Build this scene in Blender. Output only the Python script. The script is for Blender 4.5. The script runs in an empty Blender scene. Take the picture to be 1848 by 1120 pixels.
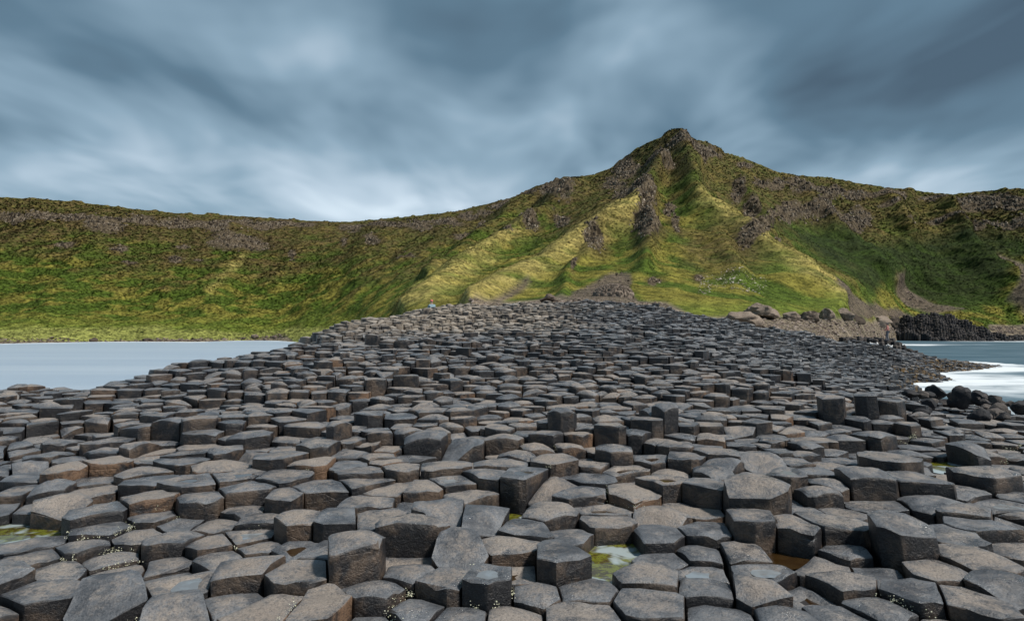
import bpy, math, random
import numpy as np
from mathutils import Vector

# ------------------------------------------------------------------ camera, sky, sun
SC = bpy.context.scene
COL = SC.collection
EYE = 4.0                       # eye height above the sea (sea level is z = 0)
K = 1.32                        # depths below were first read for a wider lens; K stretches them to the real one
F, CX, HZ = 873.0 * K, 924.0, 592.0  # focal length, centre and horizon of the 1848 x 1120 photograph
cam_d = bpy.data.cameras.new('camera'); cam = bpy.data.objects.new('camera', cam_d); COL.objects.link(cam)
cam_d.sensor_width = 36.0; cam_d.lens = 36.0 * F / 1848.0
cam_d.shift_y = (HZ - 560.0) / 1848.0
cam_d.clip_start = 0.05; cam_d.clip_end = 9000
cam.location = (0, 0, EYE); cam.rotation_euler = (math.radians(90), 0, 0)
SC.camera = cam

SUN_AZ, SUN_EL = math.radians(112), math.radians(54)   # azimuth measured from +Y clockwise (to the right, a little behind)
sd = Vector((math.sin(SUN_AZ) * math.cos(SUN_EL), math.cos(SUN_AZ) * math.cos(SUN_EL), math.sin(SUN_EL)))
sun_d = bpy.data.lights.new('sun', 'SUN'); sun_d.energy = 3.0; sun_d.angle = math.radians(6); sun_d.color = (1.0, 0.93, 0.83)
sun = bpy.data.objects.new('sun', sun_d); COL.objects.link(sun)
sun.rotation_euler = sd.to_track_quat('Z', 'Y').to_euler(); sun.location = (0, -20, 60)

SC.view_settings.view_transform = 'Standard'; SC.view_settings.look = 'None'
SC.view_settings.exposure = 0.72; SC.view_settings.gamma = 1.0; SC.view_settings.use_curve_mapping = False

world = bpy.data.worlds.new('World'); SC.world = world; world.use_nodes = True


class NT:
    """small helper to wire nodes"""
    def __init__(self, tree):
        self.t = tree; self.n = tree.nodes; self.l = tree.links
        self.n.clear()

    def add(self, kind, **kw):
        nd = self.n.new(kind)
        for k, v in kw.items():
            if k.startswith('_'):
                setattr(nd, k[1:], v)
        return nd

    def put(self, sock, v):
        if v is None:
            return
        if hasattr(v, 'is_output') or isinstance(v, bpy.types.NodeSocket):
            self.l.new(v, sock)
        else:
            if sock.type == 'RGBA' and len(v) == 3:
                v = (*v, 1.0)
            sock.default_value = v

    def math(self, op, a, b=None, c=None, clamp=False):
        nd = self.n.new('ShaderNodeMath'); nd.operation = op; nd.use_clamp = clamp
        self.put(nd.inputs[0], a); self.put(nd.inputs[1], b)
        if c is not None:
            self.put(nd.inputs[2], c)
        return nd.outputs[0]

    def mix(self, fac, a, b, blend='MIX'):
        nd = self.n.new('ShaderNodeMix'); nd.data_type = 'RGBA'; nd.blend_type = blend
        self.put(nd.inputs[0], fac); self.put(nd.inputs[6], a); self.put(nd.inputs[7], b)
        return nd.outputs[2]

    def noise(self, vec, scale, detail=4, rough=0.55, dist=0.0):
        nd = self.n.new('ShaderNodeTexNoise')
        self.put(nd.inputs['Vector'], vec); nd.inputs['Scale'].default_value = scale
        nd.inputs['Detail'].default_value = detail; nd.inputs['Roughness'].default_value = rough
        nd.inputs['Distortion'].default_value = dist
        return nd.outputs['Fac']

    def ramp(self, fac, lo, hi, smooth=True):
        nd = self.n.new('ShaderNodeMapRange'); nd.clamp = True
        if smooth:
            nd.interpolation_type = 'SMOOTHSTEP'
        self.put(nd.inputs[0], fac); nd.inputs[1].default_value = lo; nd.inputs[2].default_value = hi
        return nd.outputs[0]

    def attr(self, name):
        nd = self.n.new('ShaderNodeAttribute'); nd.attribute_name = name
        return nd

    def mapping(self, vec, scale=(1, 1, 1), rot=(0, 0, 0), loc=(0, 0, 0)):
        nd = self.n.new('ShaderNodeMapping')
        self.put(nd.inputs[0], vec); nd.inputs[1].default_value = loc
        nd.inputs[2].default_value = rot; nd.inputs[3].default_value = scale
        return nd.outputs[0]

    def bump(self, height, strength, dist, normal=None):
        nd = self.n.new('ShaderNodeBump'); nd.inputs['Strength'].default_value = strength
        nd.inputs['Distance'].default_value = dist
        self.put(nd.inputs['Height'], height)
        if normal is not None:
            self.put(nd.inputs['Normal'], normal)
        return nd.outputs[0]


SKX, SKY_ = 0.3, 1.7      # drift of the cloud deck


def build_world():
    w = NT(world.node_tree)
    out = w.add('ShaderNodeOutputWorld'); bg = w.add('ShaderNodeBackground')
    tc = w.add('ShaderNodeTexCoord')
    sky = w.add('ShaderNodeTexSky', _sky_type='NISHITA', _sun_disc=False, _sun_elevation=SUN_EL, _sun_rotation=SUN_AZ)
    nrm = w.add('ShaderNodeVectorMath', _operation='NORMALIZE'); w.put(nrm.inputs[0], tc.outputs['Generated'])
    sep = w.add('ShaderNodeSeparateXYZ'); w.put(sep.inputs[0], nrm.outputs[0])
    zz = w.math('MAXIMUM', sep.outputs[2], 0.0)
    den = w.math('ADD', zz, 0.13)
    px = w.math('DIVIDE', sep.outputs[0], den); py = w.math('DIVIDE', sep.outputs[1], den)
    cmb = w.add('ShaderNodeCombineXYZ'); w.put(cmb.inputs[0], px); w.put(cmb.inputs[1], py)
    # the cloud deck: long soft streaks drawn out along the wind, which blows along the line of sight
    v1 = w.mapping(cmb.outputs[0], scale=(1.0, 0.55, 1.0), rot=(0, 0, math.radians(8)), loc=(SKX, SKY_, 0.0))
    n1 = w.noise(v1, 0.62, 2.0, 0.4, 0.35)
    v2 = w.mapping(cmb.outputs[0], scale=(1.0, 0.62, 1.0), rot=(0, 0, math.radians(-6)), loc=(7.3, 2.4, 1.0))
    n2 = w.noise(v2, 1.9, 3.0, 0.5, 0.3)
    n = w.math('ADD', w.math('MULTIPLY', n1, 0.50), w.math('MULTIPLY', n2, 0.50))
    # thinner, brighter deck low over the land ahead
    el = w.ramp(zz, 0.36, 0.08)
    az = w.math('ADD', w.math('MULTIPLY', sep.outputs[0], -0.25), w.math('MULTIPLY', sep.outputs[1], 0.97))
    low = w.math('MULTIPLY', el, w.ramp(az, 0.60, 1.0))
    t = w.math('ADD', w.math('MULTIPLY_ADD', w.ramp(n, 0.34, 0.65, False), 0.74, 0.02), w.math('MULTIPLY', low, 0.46))
    t = w.math('SUBTRACT', t, w.math('MULTIPLY', w.ramp(zz, 0.20, 0.55), 0.14))
    cr = w.add('ShaderNodeValToRGB'); w.put(cr.inputs[0], t)
    e = cr.color_ramp.elements
    e[0].position = 0.0; e[0].color = (0.040, 0.068, 0.094, 1)
    e[1].position = 1.0; e[1].color = (0.56, 0.64, 0.70, 1)
    m = e.new(0.25); m.color = (0.076, 0.132, 0.178, 1)
    m = e.new(0.52); m.color = (0.18, 0.262, 0.328, 1)
    m = e.new(0.78); m.color = (0.35, 0.43, 0.50, 1)
    cloud = w.add('ShaderNodeVectorMath', _operation='SCALE'); w.put(cloud.inputs[0], cr.outputs[0]); cloud.inputs['Scale'].default_value = 9.3
    # a little of the clear sky glows through the deck
    colr = w.mix(0.93, sky.outputs[0], cloud.outputs[0])
    w.put(bg.inputs[0], colr); bg.inputs[1].default_value = 0.10
    w.l.new(bg.outputs[0], out.inputs[0])


build_world()

# ------------------------------------------------------------------ numeric helpers
rng = np.random.default_rng(11)
random.seed(5)
_perm = np.random.default_rng(3).permutation(256)
_perm = np.concatenate([_perm, _perm, _perm])
_grad = np.random.default_rng(4).normal(size=(256, 3)); _grad /= np.linalg.norm(_grad, axis=1)[:, None]


def perlin(P):
    P = np.asarray(P, float)
    i = np.floor(P).astype(int); f = P - i; i &= 255
    u = f * f * f * (f * (f * 6 - 15) + 10)
    r = 0
    for dx in (0, 1):
        for dy in (0, 1):
            for dz in (0, 1):
                h = _perm[_perm[_perm[(i[..., 0] + dx) & 255] + ((i[..., 1] + dy) & 255)] + ((i[..., 2] + dz) & 255)] & 255
                g = _grad[h]
                d = (g * (f - np.array([dx, dy, dz]))).sum(-1)
                w = (u[..., 0] if dx else 1 - u[..., 0]) * (u[..., 1] if dy else 1 - u[..., 1]) * (u[..., 2] if dz else 1 - u[..., 2])
                r = r + w * d
    return r * 1.6


def fbm(P, octs=4, gain=0.5):
    P = np.asarray(P, float); s = 0; a = 1.0
    for k in range(octs):
        s = s + a * perlin(P * (2.0 ** k) + 17.3 * k); a *= gain
    return s


def sstep(x, a, b):
    t = np.clip((x - a) / (b - a), 0, 1)
    return t * t * (3 - 2 * t)


class TPS:
    def __init__(self, pts, vals, lam=0.0, scale=1.0):
        self.p = np.asarray(pts, float) / scale; self.s = scale
        v = np.asarray(vals, float); n = len(v)
        K = self.k(np.linalg.norm(self.p[:, None] - self.p[None], axis=2)) + lam * np.eye(n)
        Pm = np.hstack([np.ones((n, 1)), self.p])
        A = np.zeros((n + 3, n + 3)); A[:n, :n] = K; A[:n, n:] = Pm; A[n:, :n] = Pm.T
        self.w = np.linalg.solve(A, np.concatenate([v, np.zeros(3)]))

    @staticmethod
    def k(r):
        return np.where(r > 1e-9, r * r * np.log(np.maximum(r, 1e-9)), 0.0)

    def __call__(self, q):
        q = np.asarray(q, float) / self.s; sh = q.shape[:-1]; q = q.reshape(-1, 2)
        out = np.empty(len(q)); n = len(self.p)
        for a in range(0, len(q), 20000):
            b = q[a:a + 20000]
            K = self.k(np.linalg.norm(b[:, None] - self.p[None], axis=2))
            out[a:a + 20000] = K @ self.w[:n] + self.w[n] + b @ self.w[n + 1:]
        return out.reshape(sh)


def mesh_obj(name, verts, faces, mat, parent=None, attrs=None, smooth=True, sharp=None, colors=None):
    me = bpy.data.meshes.new(name)
    verts = np.asarray(verts, float)
    if isinstance(faces, np.ndarray) and faces.ndim == 2:
        nf, k = faces.shape
        me.vertices.add(len(verts)); me.vertices.foreach_set('co', verts.astype(np.float32).ravel())
        me.loops.add(nf * k); me.loops.foreach_set('vertex_index', faces.astype(np.int32).ravel())
        me.polygons.add(nf); me.polygons.foreach_set('loop_start', np.arange(0, nf * k, k, dtype=np.int32))
        me.polygons.foreach_set('loop_total', np.full(nf, k, dtype=np.int32))
        me.update(calc_edges=True); me.validate()
    else:
        me.from_pydata(verts.tolist(), [], faces); me.update()
    me.polygons.foreach_set('use_smooth', np.full(len(me.polygons), smooth, dtype=bool))
    for k, v in (attrs or {}).items():
        a = me.attributes.new(k, 'FLOAT', 'POINT'); a.data.foreach_set('value', np.asarray(v, np.float32))
    for k, v in (colors or {}).items():
        a = me.attributes.new(k, 'FLOAT_COLOR', 'POINT')
        v = np.hstack([np.asarray(v, np.float32), np.ones((len(v), 1), np.float32)]); a.data.foreach_set('color', v.ravel())
    if smooth and sharp:
        me.set_sharp_from_angle(angle=math.radians(sharp))
    if mat:
        me.materials.append(mat)
    o = bpy.data.objects.new(name, me); COL.objects.link(o)
    if parent:
        o.parent = parent
    return o


def tag(o, label=None, cat=None, group=None, kind=None):
    if label: o['label'] = label
    if cat: o['category'] = cat
    if group: o['group'] = group
    if kind: o['kind'] = kind
    return o


def material(name):
    m = bpy.data.materials.new(name); m.use_nodes = True
    n = NT(m.node_tree)
    out = n.add('ShaderNodeOutputMaterial'); b = n.add('ShaderNodeBsdfPrincipled')
    n.l.new(b.outputs[0], out.inputs[0])
    return m, n, b


# ------------------------------------------------------------------ materials
def mat_basalt():
    m, n, b = material('basalt')
    geo = n.add('ShaderNodeNewGeometry'); pos = geo.outputs['Position']
    sep = n.add('ShaderNodeSeparateXYZ'); n.put(sep.inputs[0], geo.outputs['True Normal'])
    top = n.ramp(sep.outputs[2], 0.45, 0.8)
    rnd = n.attr('tint').outputs['Fac']; wet = n.attr('wet').outputs['Fac']; rho = n.attr('rho').outputs['Fac']
    alg = n.attr('algae').outputs['Fac']; pale = n.attr('pale').outputs['Fac']
    big = n.noise(pos, 3.2, 5, 0.6, 0.4); mid = n.noise(pos, 11, 5, 0.65, 0.3)
    fine = n.noise(pos, 70, 4, 0.75); grit = n.noise(pos, 26, 5, 0.75, 0.3)
    # weathered tan dust in the middle of each top, a dark film along its rim
    tan_f = n.math('ADD', n.math('MULTIPLY', n.math('SUBTRACT', 1.0, n.math('POWER', rho, 2.2)), 0.40), n.math('MULTIPLY', n.math('SUBTRACT', mid, 0.5), 0.9))
    tan_f = n.math('ADD', tan_f, n.math('MULTIPLY', n.math('SUBTRACT', big, 0.5), 0.9))
    tan_f = n.math('ADD', tan_f, n.math('MULTIPLY', n.math('SUBTRACT', grit, 0.5), 1.2))
    tan_f = n.math('ADD', tan_f, n.math('MULTIPLY', n.math('SUBTRACT', rnd, 0.5), 0.55))
    tan_f = n.ramp(tan_f, -0.02, 0.66)
    tan = n.mix(n.noise(pos, 1.3, 2), (0.215, 0.178, 0.150), (0.315, 0.28, 0.25))
    slate = n.mix(n.ramp(big, 0.3, 0.7), (0.055, 0.061, 0.072), (0.175, 0.187, 0.207))
    ctop = n.mix(tan_f, slate, tan)
    # the sides: near black with rusty brown where the joint face is fresh
    brown_f = n.math('ADD', n.math('MULTIPLY', n.math('SUBTRACT', big, 0.5), 1.9), n.math('MULTIPLY', n.math('SUBTRACT', rnd, 0.5), 0.25))
    brown_f = n.math('ADD', brown_f, n.math('MULTIPLY', n.math('SUBTRACT', mid, 0.5), 0.8))
    brown_f = n.ramp(brown_f, -0.16, 0.30)
    rust = n.mix(n.ramp(rnd, 0.72, 0.98), (0.100, 0.073, 0.055), (0.165, 0.098, 0.058))
    cside = n.mix(brown_f, (0.016, 0.016, 0.019), rust)
    c = n.mix(top, cside, ctop)  # besides the weathering, overhead light is painted in: bright tops, dark sides
    # sunlight on the crest, painted into the stone as a paler, warmer colour
    c = n.mix(n.math('MULTIPLY', pale, n.ramp(n.math('ADD', big, n.math('MULTIPLY', top, 0.22)), 0.38, 0.62)), c, (0.33, 0.285, 0.235))
    c = n.mix(n.math('MULTIPLY', wet, 0.80), c, n.mix(top, n.mix(mid, (0.016, 0.018, 0.023), (0.034, 0.037, 0.044)), n.mix(mid, (0.070, 0.078, 0.091), (0.20, 0.21, 0.228))))  # wet film, with sky sheen painted pale on the tops
    # brown weed on some of the rocks that the waves reach
    weed = n.attr('weed').outputs['Fac']
    c = n.mix(n.math('MULTIPLY', weed, n.ramp(big, 0.42, 0.6)), c, (0.15, 0.085, 0.018))
    c = n.mix(n.math('MULTIPLY', alg, n.ramp(mid, 0.3, 0.6)), c, (0.085, 0.10, 0.012))
    c = n.mix(n.math('MULTIPLY', n.ramp(fine, 0.54, 0.36), 0.62), c, n.mix(0.8, c, (0.008, 0.008, 0.010)))
    c = n.mix(n.math('MULTIPLY', n.ramp(grit, 0.46, 0.30), 0.5), c, n.mix(0.75, c, (0.010, 0.010, 0.012)))
    c = n.mix(n.math('MULTIPLY', n.ramp(fine, 0.58, 0.74), 0.30), c, n.mix(0.5, c, (0.42, 0.39, 0.35)))
    n.put(b.inputs['Base Color'], c)
    r = n.math('ADD', n.math('MULTIPLY', tan_f, 0.34), n.math('ADD', 0.28, n.math('MULTIPLY', fine, 0.25)))
    r = n.math('SUBTRACT', r, n.math('MULTIPLY', wet, 0.14))
    # films of rain left on the tops
    damp = n.math('MULTIPLY', n.ramp(n.noise(pos, 2.6, 4, 0.6, 0.6), 0.52, 0.62), n.ramp(sep.outputs[2], 0.90, 0.97))
    r = n.math('SUBTRACT', r, n.math('MULTIPLY', damp, 0.36))
    n.put(b.inputs['Roughness'], n.math('MAXIMUM', r, 0.12))
    b.inputs['Specular IOR Level'].default_value = 0.55
    # cracks across the joint faces and a pitted skin
    vor = n.add('ShaderNodeTexVoronoi', _feature='DISTANCE_TO_EDGE')
    n.put(vor.inputs['Vector'], n.mapping(pos, scale=(0.9, 0.9, 2.6))); vor.inputs['Scale'].default_value = 2.2
    crack = n.math('MAXIMUM', n.ramp(vor.outputs['Distance'], 0.0, 0.03), top)
    h = n.math('ADD', n.math('ADD', n.math('MULTIPLY', fine, 0.30), n.math('MULTIPLY', grit, 0.45)), n.math('MULTIPLY', mid, 0.9))
    bm = n.bump(h, 0.9, 0.026)
    bm = n.bump(n.math('MAXIMUM', crack, n.ramp(big, 0.55, 0.45)), 0.35, 0.010, bm)
    n.put(b.inputs['Normal'], bm)
    return m


def mat_hill():
    m, n, b = material('hillside_turf')
    geo = n.add('ShaderNodeNewGeometry'); pos = geo.outputs['Position']
    col = n.attr('col').outputs['Color']; rock = n.attr('rock').outputs['Fac']
    a = n.noise(pos, 0.55, 5, 0.65, 0.6); f = n.noise(pos, 2.2, 4, 0.7, 0.4); big = n.noise(pos, 0.07, 4, 0.6)
    lite = n.mix(1.0, col, (1.36, 1.34, 1.25), 'MULTIPLY'); deep = n.mix(1.0, col, (0.52, 0.55, 0.50), 'MULTIPLY')
    c = n.mix(n.ramp(a, 0.36, 0.64), deep, lite)
    c = n.mix(n.math('MULTIPLY', n.ramp(f, 0.52, 0.72), 0.4), c, n.mix(1.0, col, (1.65, 1.55, 1.5), 'MULTIPLY'))
    c = n.mix(n.math('MULTIPLY', n.ramp(f, 0.45, 0.30), 0.45), c, n.mix(1.0, col, (0.35, 0.38, 0.35), 'MULTIPLY'))
    st = n.noise(n.mapping(pos, scale=(1.0, 1.0, 0.28)), 0.9, 4, 0.7, 0.3)
    rc = n.mix(n.ramp(st, 0.42, 0.60), (0.026, 0.020, 0.013), (0.120, 0.095, 0.064))
    rc = n.mix(n.ramp(f, 0.60, 0.70), rc, (0.34, 0.30, 0.25))
    rm = n.ramp(n.math('ADD', rock, n.math('MULTIPLY', n.math('SUBTRACT', a, 0.5), 2.2)), 0.40, 0.75)
    c = n.mix(rm, c, rc)
    n.put(b.inputs['Base Color'], c)
    b.inputs['Roughness'].default_value = 0.95; b.inputs['Specular IOR Level'].default_value = 0.1
    h = n.math('ADD', n.math('MULTIPLY', a, 1.0), n.math('MULTIPLY', f, 0.4))
    n.put(b.inputs['Normal'], n.bump(h, 0.45, 0.7))
    return m


def mat_tuft():
    m, n, b = material('grass_blades')
    col = n.attr('col').outputs['Color']
    n.put(b.inputs['Base Color'], col); b.inputs['Roughness'].default_value = 0.9
    # leaves of a tussock face every way: shade them near the lie of the slope
    geo = n.add('ShaderNodeNewGeometry')
    sc_ = n.add('ShaderNodeVectorMath', _operation='SCALE'); n.put(sc_.inputs[0], geo.outputs['Normal']); sc_.inputs['Scale'].default_value = 0.35
    ad = n.add('ShaderNodeVectorMath', _operation='ADD'); n.put(ad.inputs[0], sc_.outputs[0]); ad.inputs[1].default_value = (0.0, -0.42, 0.8)
    nm = n.add('ShaderNodeVectorMath', _operation='NORMALIZE'); n.put(nm.inputs[0], ad.outputs[0])
    n.put(b.inputs['Normal'], nm.outputs[0])
    b.inputs['Specular IOR Level'].default_value = 0.1
    return m


def mat_rock(name, dark, light, spot, scale=1.0, rough=0.9):
    m, n, b = material(name)
    geo = n.add('ShaderNodeNewGeometry'); pos = geo.outputs['Position']
    a = n.noise(pos, 1.1 * scale, 5, 0.65, 0.4); f = n.noise(pos, 5.0 * scale, 4, 0.7)
    t = n.attr('tint').outputs['Fac']
    v = n.math('ADD', a, n.math('MULTIPLY', n.math('SUBTRACT', t, 0.5), 0.8))
    c = n.mix(n.ramp(v, 0.36, 0.66), dark, light)
    c = n.mix(n.math('MULTIPLY', n.ramp(f, 0.56, 0.66), n.ramp(v, 0.35, 0.55)), c, spot)
    n.put(b.inputs['Base Color'], c); b.inputs['Roughness'].default_value = rough
    b.inputs['Specular IOR Level'].default_value = 0.25
    n.put(b.inputs['Normal'], n.bump(n.math('ADD', a, n.math('MULTIPLY', f, 0.5)), 0.8, 0.15 / scale))
    return m


def mat_sea():
    m, n, b = material('sea_water')
    geo = n.add('ShaderNodeNewGeometry'); pos = geo.outputs['Position']
    foam = n.attr('foam').outputs['Fac']; milk_sheen = n.attr('milk_sheen').outputs['Fac']
    f1 = n.noise(n.mapping(pos, scale=(0.5, 1.0, 1.0), rot=(0, 0, 0.5)), 0.35, 4, 0.55, 0.8)
    f2 = n.noise(n.mapping(pos, scale=(0.6, 1.0, 1.0)), 0.13, 3, 0.5, 0.5)
    ff = n.ramp(n.math('ADD', foam, n.math('MULTIPLY', n.math('SUBTRACT', f1, 0.5), n.math('ADD', n.math('MULTIPLY', foam, 2.0), 0.2))), 0.10, 1.05)
    deep = n.mix(n.ramp(f2, 0.3, 0.7), (0.058, 0.112, 0.152), (0.112, 0.178, 0.228))
    c = n.mix(milk_sheen, deep, n.mix(n.ramp(n.noise(n.mapping(pos, scale=(0.10, 1.0, 1.0)), 0.11, 4, 0.6, 0.4), 0.3, 0.7), (0.32, 0.41, 0.52), (0.39, 0.475, 0.575)))
    c = n.mix(ff, c, (0.66, 0.72, 0.77))
    n.put(b.inputs['Base Color'], c)
    n.put(b.inputs['Roughness'], n.math('ADD', 0.34, n.math('MULTIPLY', ff, 0.5)))
    b.inputs['IOR'].default_value = 1.33
    b.inputs['Specular IOR Level'].default_value = 0.4
    wv = n.noise(n.mapping(pos, scale=(0.30, 1.0, 1.0)), 0.7, 5, 0.65)
    n.put(b.inputs['Normal'], n.bump(wv, 0.5, 0.25))
    return m


def mat_pool(name, tint, rough=0.03):
    m, n, b = material(name)
    geo = n.add('ShaderNodeNewGeometry')
    f = n.noise(geo.outputs['Position'], 9, 3)
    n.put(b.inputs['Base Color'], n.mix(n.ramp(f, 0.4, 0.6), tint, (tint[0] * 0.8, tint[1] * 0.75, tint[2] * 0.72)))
    b.inputs['Roughness'].default_value = rough; b.inputs['IOR'].default_value = 1.5
    b.inputs['Specular IOR Level'].default_value = 0.8
    n.put(b.inputs['Normal'], n.bump(f, 0.04, 0.01))
    return m


def mat_plain(name, c1, c2, scale=30, rough=0.8):
    m, n, b = material(name)
    geo = n.add('ShaderNodeNewGeometry')
    f = n.noise(geo.outputs['Position'], scale, 3)
    n.put(b.inputs['Base Color'], n.mix(n.ramp(f, 0.35, 0.65), c1, c2)); b.inputs['Roughness'].default_value = rough
    return m


M_BASALT = mat_basalt()
M_HILL = mat_hill()
M_TUFT = mat_tuft()
M_CRAG = mat_rock('crag_rock', (0.022, 0.017, 0.012), (0.135, 0.106, 0.076), (0.58, 0.53, 0.44), 0.36)
M_BOULDER = mat_rock('boulder_rock', (0.070, 0.055, 0.044), (0.20, 0.16, 0.13), (0.38, 0.34, 0.29), 2.2)
M_DARKB = mat_rock('wet_boulder_rock', (0.020, 0.021, 0.025), (0.075, 0.066, 0.062), (0.13, 0.11, 0.098), 3.0, 0.72)
M_PEBBLE = mat_rock('pebble_stone', (0.11, 0.085, 0.072), (0.25, 0.205, 0.178), (0.44, 0.39, 0.35), 1.5)
M_SCREE = mat_rock('scree_stone', (0.065, 0.052, 0.045), (0.16, 0.128, 0.112), (0.30, 0.26, 0.23), 1.5)
M_WHITE = mat_rock('white_stone', (0.26, 0.22, 0.18), (0.52, 0.47, 0.41), (0.74, 0.70, 0.64), 2.0)
M_SEA = mat_sea()
M_POOL = mat_pool('pool_water', (0.20, 0.23, 0.255))  # pale base colour stands in for the sky mirrored in puddles
M_POOLB = mat_pool('brown_pool_water', (0.035, 0.020, 0.007))
def mat_algae_pool():
    m, n, b = material('green_pool_water')
    geo = n.add('ShaderNodeNewGeometry'); pos = geo.outputs['Position']
    f = n.noise(pos, 2.6, 3, 0.5, 0.3); g = n.noise(pos, 14, 4, 0.7, 0.5)
    c = n.mix(n.ramp(g, 0.38, 0.62), (0.045, 0.030, 0.006), (0.13, 0.14, 0.015))
    c = n.mix(n.ramp(f, 0.50, 0.60), c, (0.30, 0.36, 0.375))  # pale blue patches painted in as sky reflection
    n.put(b.inputs['Base Color'], c)
    b.inputs['Roughness'].default_value = 0.05; b.inputs['IOR'].default_value = 1.5
    return m


M_POOLG = mat_algae_pool()
M_LICHEN = mat_plain('white_lichen', (0.72, 0.72, 0.60), (0.55, 0.56, 0.36), 60)

# ------------------------------------------------------------------ the causeway: lie of the rock
# control points: picture column, picture row, depth in metres -> height of the column tops
CPX = [
    (924, 1000, 4.25), (924, 910, 5.15), (924, 850, 5.9), (924, 800, 6.8), (924, 770, 7.5), (924, 735, 8.8), (924, 700, 10.0),
    (924, 670, 11.2), (924, 640, 12.6), (924, 615, 15), (924, 600, 17.5), (924, 575, 22.5), (924, 551, 28),
    (780, 562, 25), (780, 560, 27), (1000, 548, 29), (1100, 548, 29), (1200, 560, 27), (1250, 575, 26), (1300, 586, 25.5), (1400, 602, 27),
    (1500, 613, 31), (1560, 640, 30), (1600, 626, 40), (1650, 641, 46), (1700, 650, 52), (1770, 657.5, 54),
    (1450, 650, 18), (1520, 680, 19), (1560, 700, 17), (1590, 692, 26), (1600, 660, 32), (1300, 640, 14), (1300, 700, 10.5),
    (1300, 800, 6.8), (1300, 950, 4.7), (1600, 760, 9), (1600, 850, 6.2), (1800, 768, 9.5), (1800, 735, 13), (1750, 722, 15),
    (1800, 900, 5.4), (1800, 1050, 3.8), (1660, 728, 13),
    (0, 740, 8.7), (0, 800, 7.2), (0, 900, 5.4), (0, 1060, 3.9), (300, 1000, 4.4), (300, 850, 6), (300, 740, 8.8), (300, 692, 10.3),
    (300, 667, 11.2), (0, 713, 10.5), (150, 706, 10.5), (400, 652, 11.6), (500, 630, 12.8), (500, 700, 9.5), (500, 800, 6.8), (500, 950, 4.7),
    (560, 607, 16.8), (620, 592, 19.5), (700, 577, 22), (700, 640, 12.5), (420, 690, 10.2),
    (660, 601, 17), (740, 599, 18), (780, 591, 20), (850, 584, 21), (700, 612, 15), (650, 590, 20.5), (610, 630, 13), (740, 568, 24.5), (850, 555, 27)]
CXYZ = [((a - CX) / F * d * K, d * K, (HZ - b) / F * d * K) for a, b, d in CPX]
CXYZ += [(a, b * K, c) for a, b, c in [(-14, 12.5, -4.6), (-11, 14, -4.6), (-9.6, 16, -4.4), (-10.5, 19, -4.7), (-9.8, 23, -4.3), (-8.6, 28, -3.2), (-17, 10.5, -4.2), (-21, 14, -5.2),
         (-13, 17, -5.2), (-14, 24, -5.2), (-16, 6, -2.2), (0, 1, -2.25), (-5, 1, -2.35), (5, 1, -2.25), (0, -4, -2.6), (8, 1, -2.2), (-9, 1, -2.4),
         (0, 32, 1.15), (0, 38, 0.3), (-5, 33, 0.75), (7, 33, 1.25), (7, 38, 0.6), (12, 33, 0.1), (-8, 36, -1.5), (12, 40, -0.2),
         (24, 23.5, -4.7), (20, 21.5, -4.3), (31, 30, -5), (29, 22, -5), (38, 42, -5), (19, 14.5, -3.2), (23, 16, -4.2), (60, 55, -5.6), (52, 66, -5.5),
         (40, 58, -4.4), (28, 50, -2.4), (26, 30, -4.3), (18, 40, -1.0), (22, 46, -1.7), (24, 28, -4.5), (22.5, 24.5, -4.3), (27.5, 33, -4.5)]]
CXYZ = np.array(CXYZ)
_G = TPS(CXYZ[:, :2], CXYZ[:, 2], lam=0.0015, scale=10.0)


def G(xy):
    return _G(xy)              # height relative to the eye


def proj(x, y, z):             # z relative to the eye
    return CX + F * x / y, HZ - F * z / y


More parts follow.
